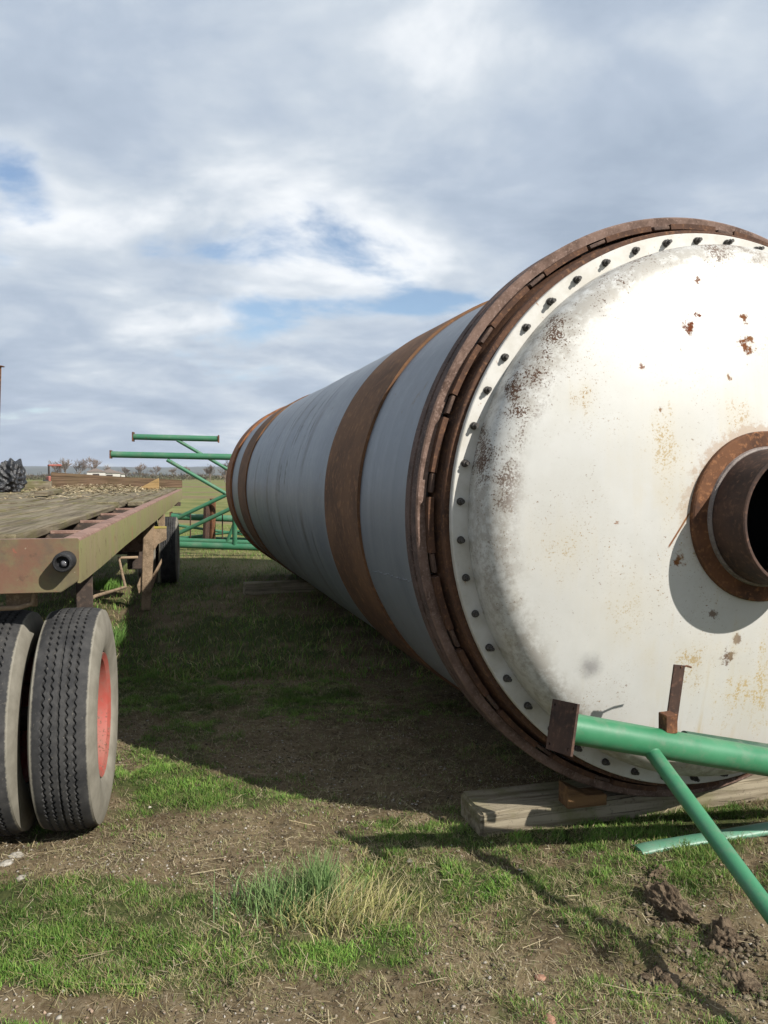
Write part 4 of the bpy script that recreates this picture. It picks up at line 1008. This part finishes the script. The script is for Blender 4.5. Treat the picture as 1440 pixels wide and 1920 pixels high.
# thatch: a low felt of dead and half-dead blades between the tufts, one triangle each
x, y = sample(900000, -3.5, 3.0, 2.15, 6.2, 1.45); c = cover(x, y); f1 = fbm(x, y, .07, 3, 101)
k = rng.random(len(x)) < np.clip((f1 - .38) * 3.4, .03, 1) * np.clip(.35 + c * .5, .12, .8) * np.clip(fbm(x, y, .5, 3, 111) * 3 - .7, .1, 1)
k &= ~((np.abs((x - DRUM.x) * EX.x + (y - DRUM.y) * EX.y - .22) < 1.3) & (np.abs((x - DRUM.x) * AX.x + (y - DRUM.y) * AX.y - .315) < .128))
x, y, c, f1 = x[k], y[k], c[k], f1[k]; n = len(x)
TH = np.array([(.36, .30, .17), (.29, .24, .13), (.42, .365, .22), (.22, .185, .095), (.25, .26, .10), (.20, .24, .085)])
col = TH[rng.integers(0, 6, n)] * rng.uniform(.65, 1.2, (n, 1)); a = rng.random(n) * 6.283; L_ = rng.uniform(.010, .034, n); up = rng.uniform(.15, .85, n) * L_ * (.5 + f1)
P = np.stack([x, y, gheight(x, y) - .002], 1); dr = np.stack([np.cos(a) * L_, np.sin(a) * L_, up], 1); pr = np.stack([-np.sin(a), np.cos(a), np.zeros(n)], 1) * rng.uniform(.0008, .0018, n)[:, None]
link('thatch', fast_mesh('thatch', np.stack([P - pr, P + pr, P + dr], 1).reshape(-1, 3), np.arange(n * 3).reshape(-1, 3), None, np.repeat(col, 3, 0)), M['grass'], label='low felt of dead dry grass between the green tufts', cat='dry grass', kind='stuff')
print('BLADES', n_near, n)
HS = None
x, y = sample(110000, -8, 2, 6.4, 26, 1.4); k = rng.random(len(x)) < .8 * np.clip(cover(x, y) + .2, 0, 1); x, y = x[k], y[k]
add(x, y, (.03, .085), (.004, .009), (.1, .8), np.full(len(x), .38))
def merge(parts):
    off = 0; Vs, T, Q, Cc = [], [], [], []
    for V, t3, q4, C in parts: Vs.append(V); T.append(t3 + off); Q.append(q4 + off); Cc.append(C); off += len(V)
    return np.concatenate(Vs), np.concatenate(T), np.concatenate(Q), np.concatenate(Cc)
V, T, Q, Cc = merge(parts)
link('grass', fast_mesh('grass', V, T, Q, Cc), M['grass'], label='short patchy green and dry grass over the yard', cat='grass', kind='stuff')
print('grass blades', len(T))

def tuft(px, py, label, specs):
    g = on_ground(px, py); z = float(gheight(np.array([g.x]), np.array([g.y]))[0]); ps = []
    for (n, ox, oy, sx, sy, hr, wr, lr, phi, cols) in specs:
        x = rng.normal(ox, sx, n); y = rng.normal(oy, sy, n); cc = np.array(cols)[rng.integers(0, len(cols), n)] * rng.uniform(.8, 1.15, (n, 1))
        ps.append(blades(x, y, rng.uniform(*hr, n), rng.uniform(*wr, n), rng.uniform(*lr, n), cc, gheight(x + g.x, y + g.y) - z - .004, rng.normal(phi, .9, n)))
    V, T, Q, C = merge(ps); o = link('grass_tuft', fast_mesh('grass_tuft', V, T, Q, C), M['grass'], label=label, cat='grass tuft', group='taller tufts of grass'); o.location = (g.x, g.y, z)
BLUEG = [(.12, .20, .070), (.16, .245, .085), (.10, .17, .050), (.20, .27, .11)]; YEL = [(.42, .37, .17), (.48, .41, .24), (.36, .33, .13), (.28, .30, .10)]
tuft(585, 1712, 'long tuft of blue green and straw yellow grass in the middle foreground', [(420, -.10, .04, .12, .06, (.06, .20), (.003, .006), (.2, .8), 1.9, BLUEG), (260, .02, .05, .03, .03, (.12, .25), (.003, .006), (.1, .5), 1.6, BLUEG), (900, .12, .0, .12, .07, (.05, .18), (.0022, .0045), (.5, 1.15), .5, YEL), (350, .0, -.05, .14, .06, (.04, .10), (.003, .005), (.3, .9), 4, BLUEG + YEL)])
tuft(200, 1105, 'bright green tuft of grass in the sunlight under the trailer', [(460, 0, 0, .08, .04, (.08, .22), (.006, .011), (.1, .6), 1.5, [(.10, .20, .03), (.13, .24, .05)])])
tuft(214, 1210, 'narrow green tuft of grass just behind the red wheel', [(260, 0, 0, .035, .06, (.10, .26), (.006, .010), (.1, .5), .5, [(.10, .20, .04), (.13, .23, .06)])])

# ------------------------------------------------------------------ the air: thin haze over the fields
hz = bmesh.new(); bmesh.ops.create_cube(hz, size=1)
hm = bpy.data.materials.new('haze_air'); hm.use_nodes = True; hn = hm.node_tree; hn.nodes.remove(hn.nodes['Principled BSDF'])
pv = hn.nodes.new('ShaderNodeVolumePrincipled'); pv.inputs['Color'].default_value = (.80, .87, 1.0, 1); pv.inputs['Density'].default_value = .00016; pv.inputs['Anisotropy'].default_value = .2
hn.links.new(pv.outputs[0], hn.nodes['Material Output'].inputs['Volume'])
ho = link('haze', bm_mesh('haze', hz), hm, kind='stuff'); ho.scale = (13600, 10600, 120); ho.location = (0, 1600, 57)
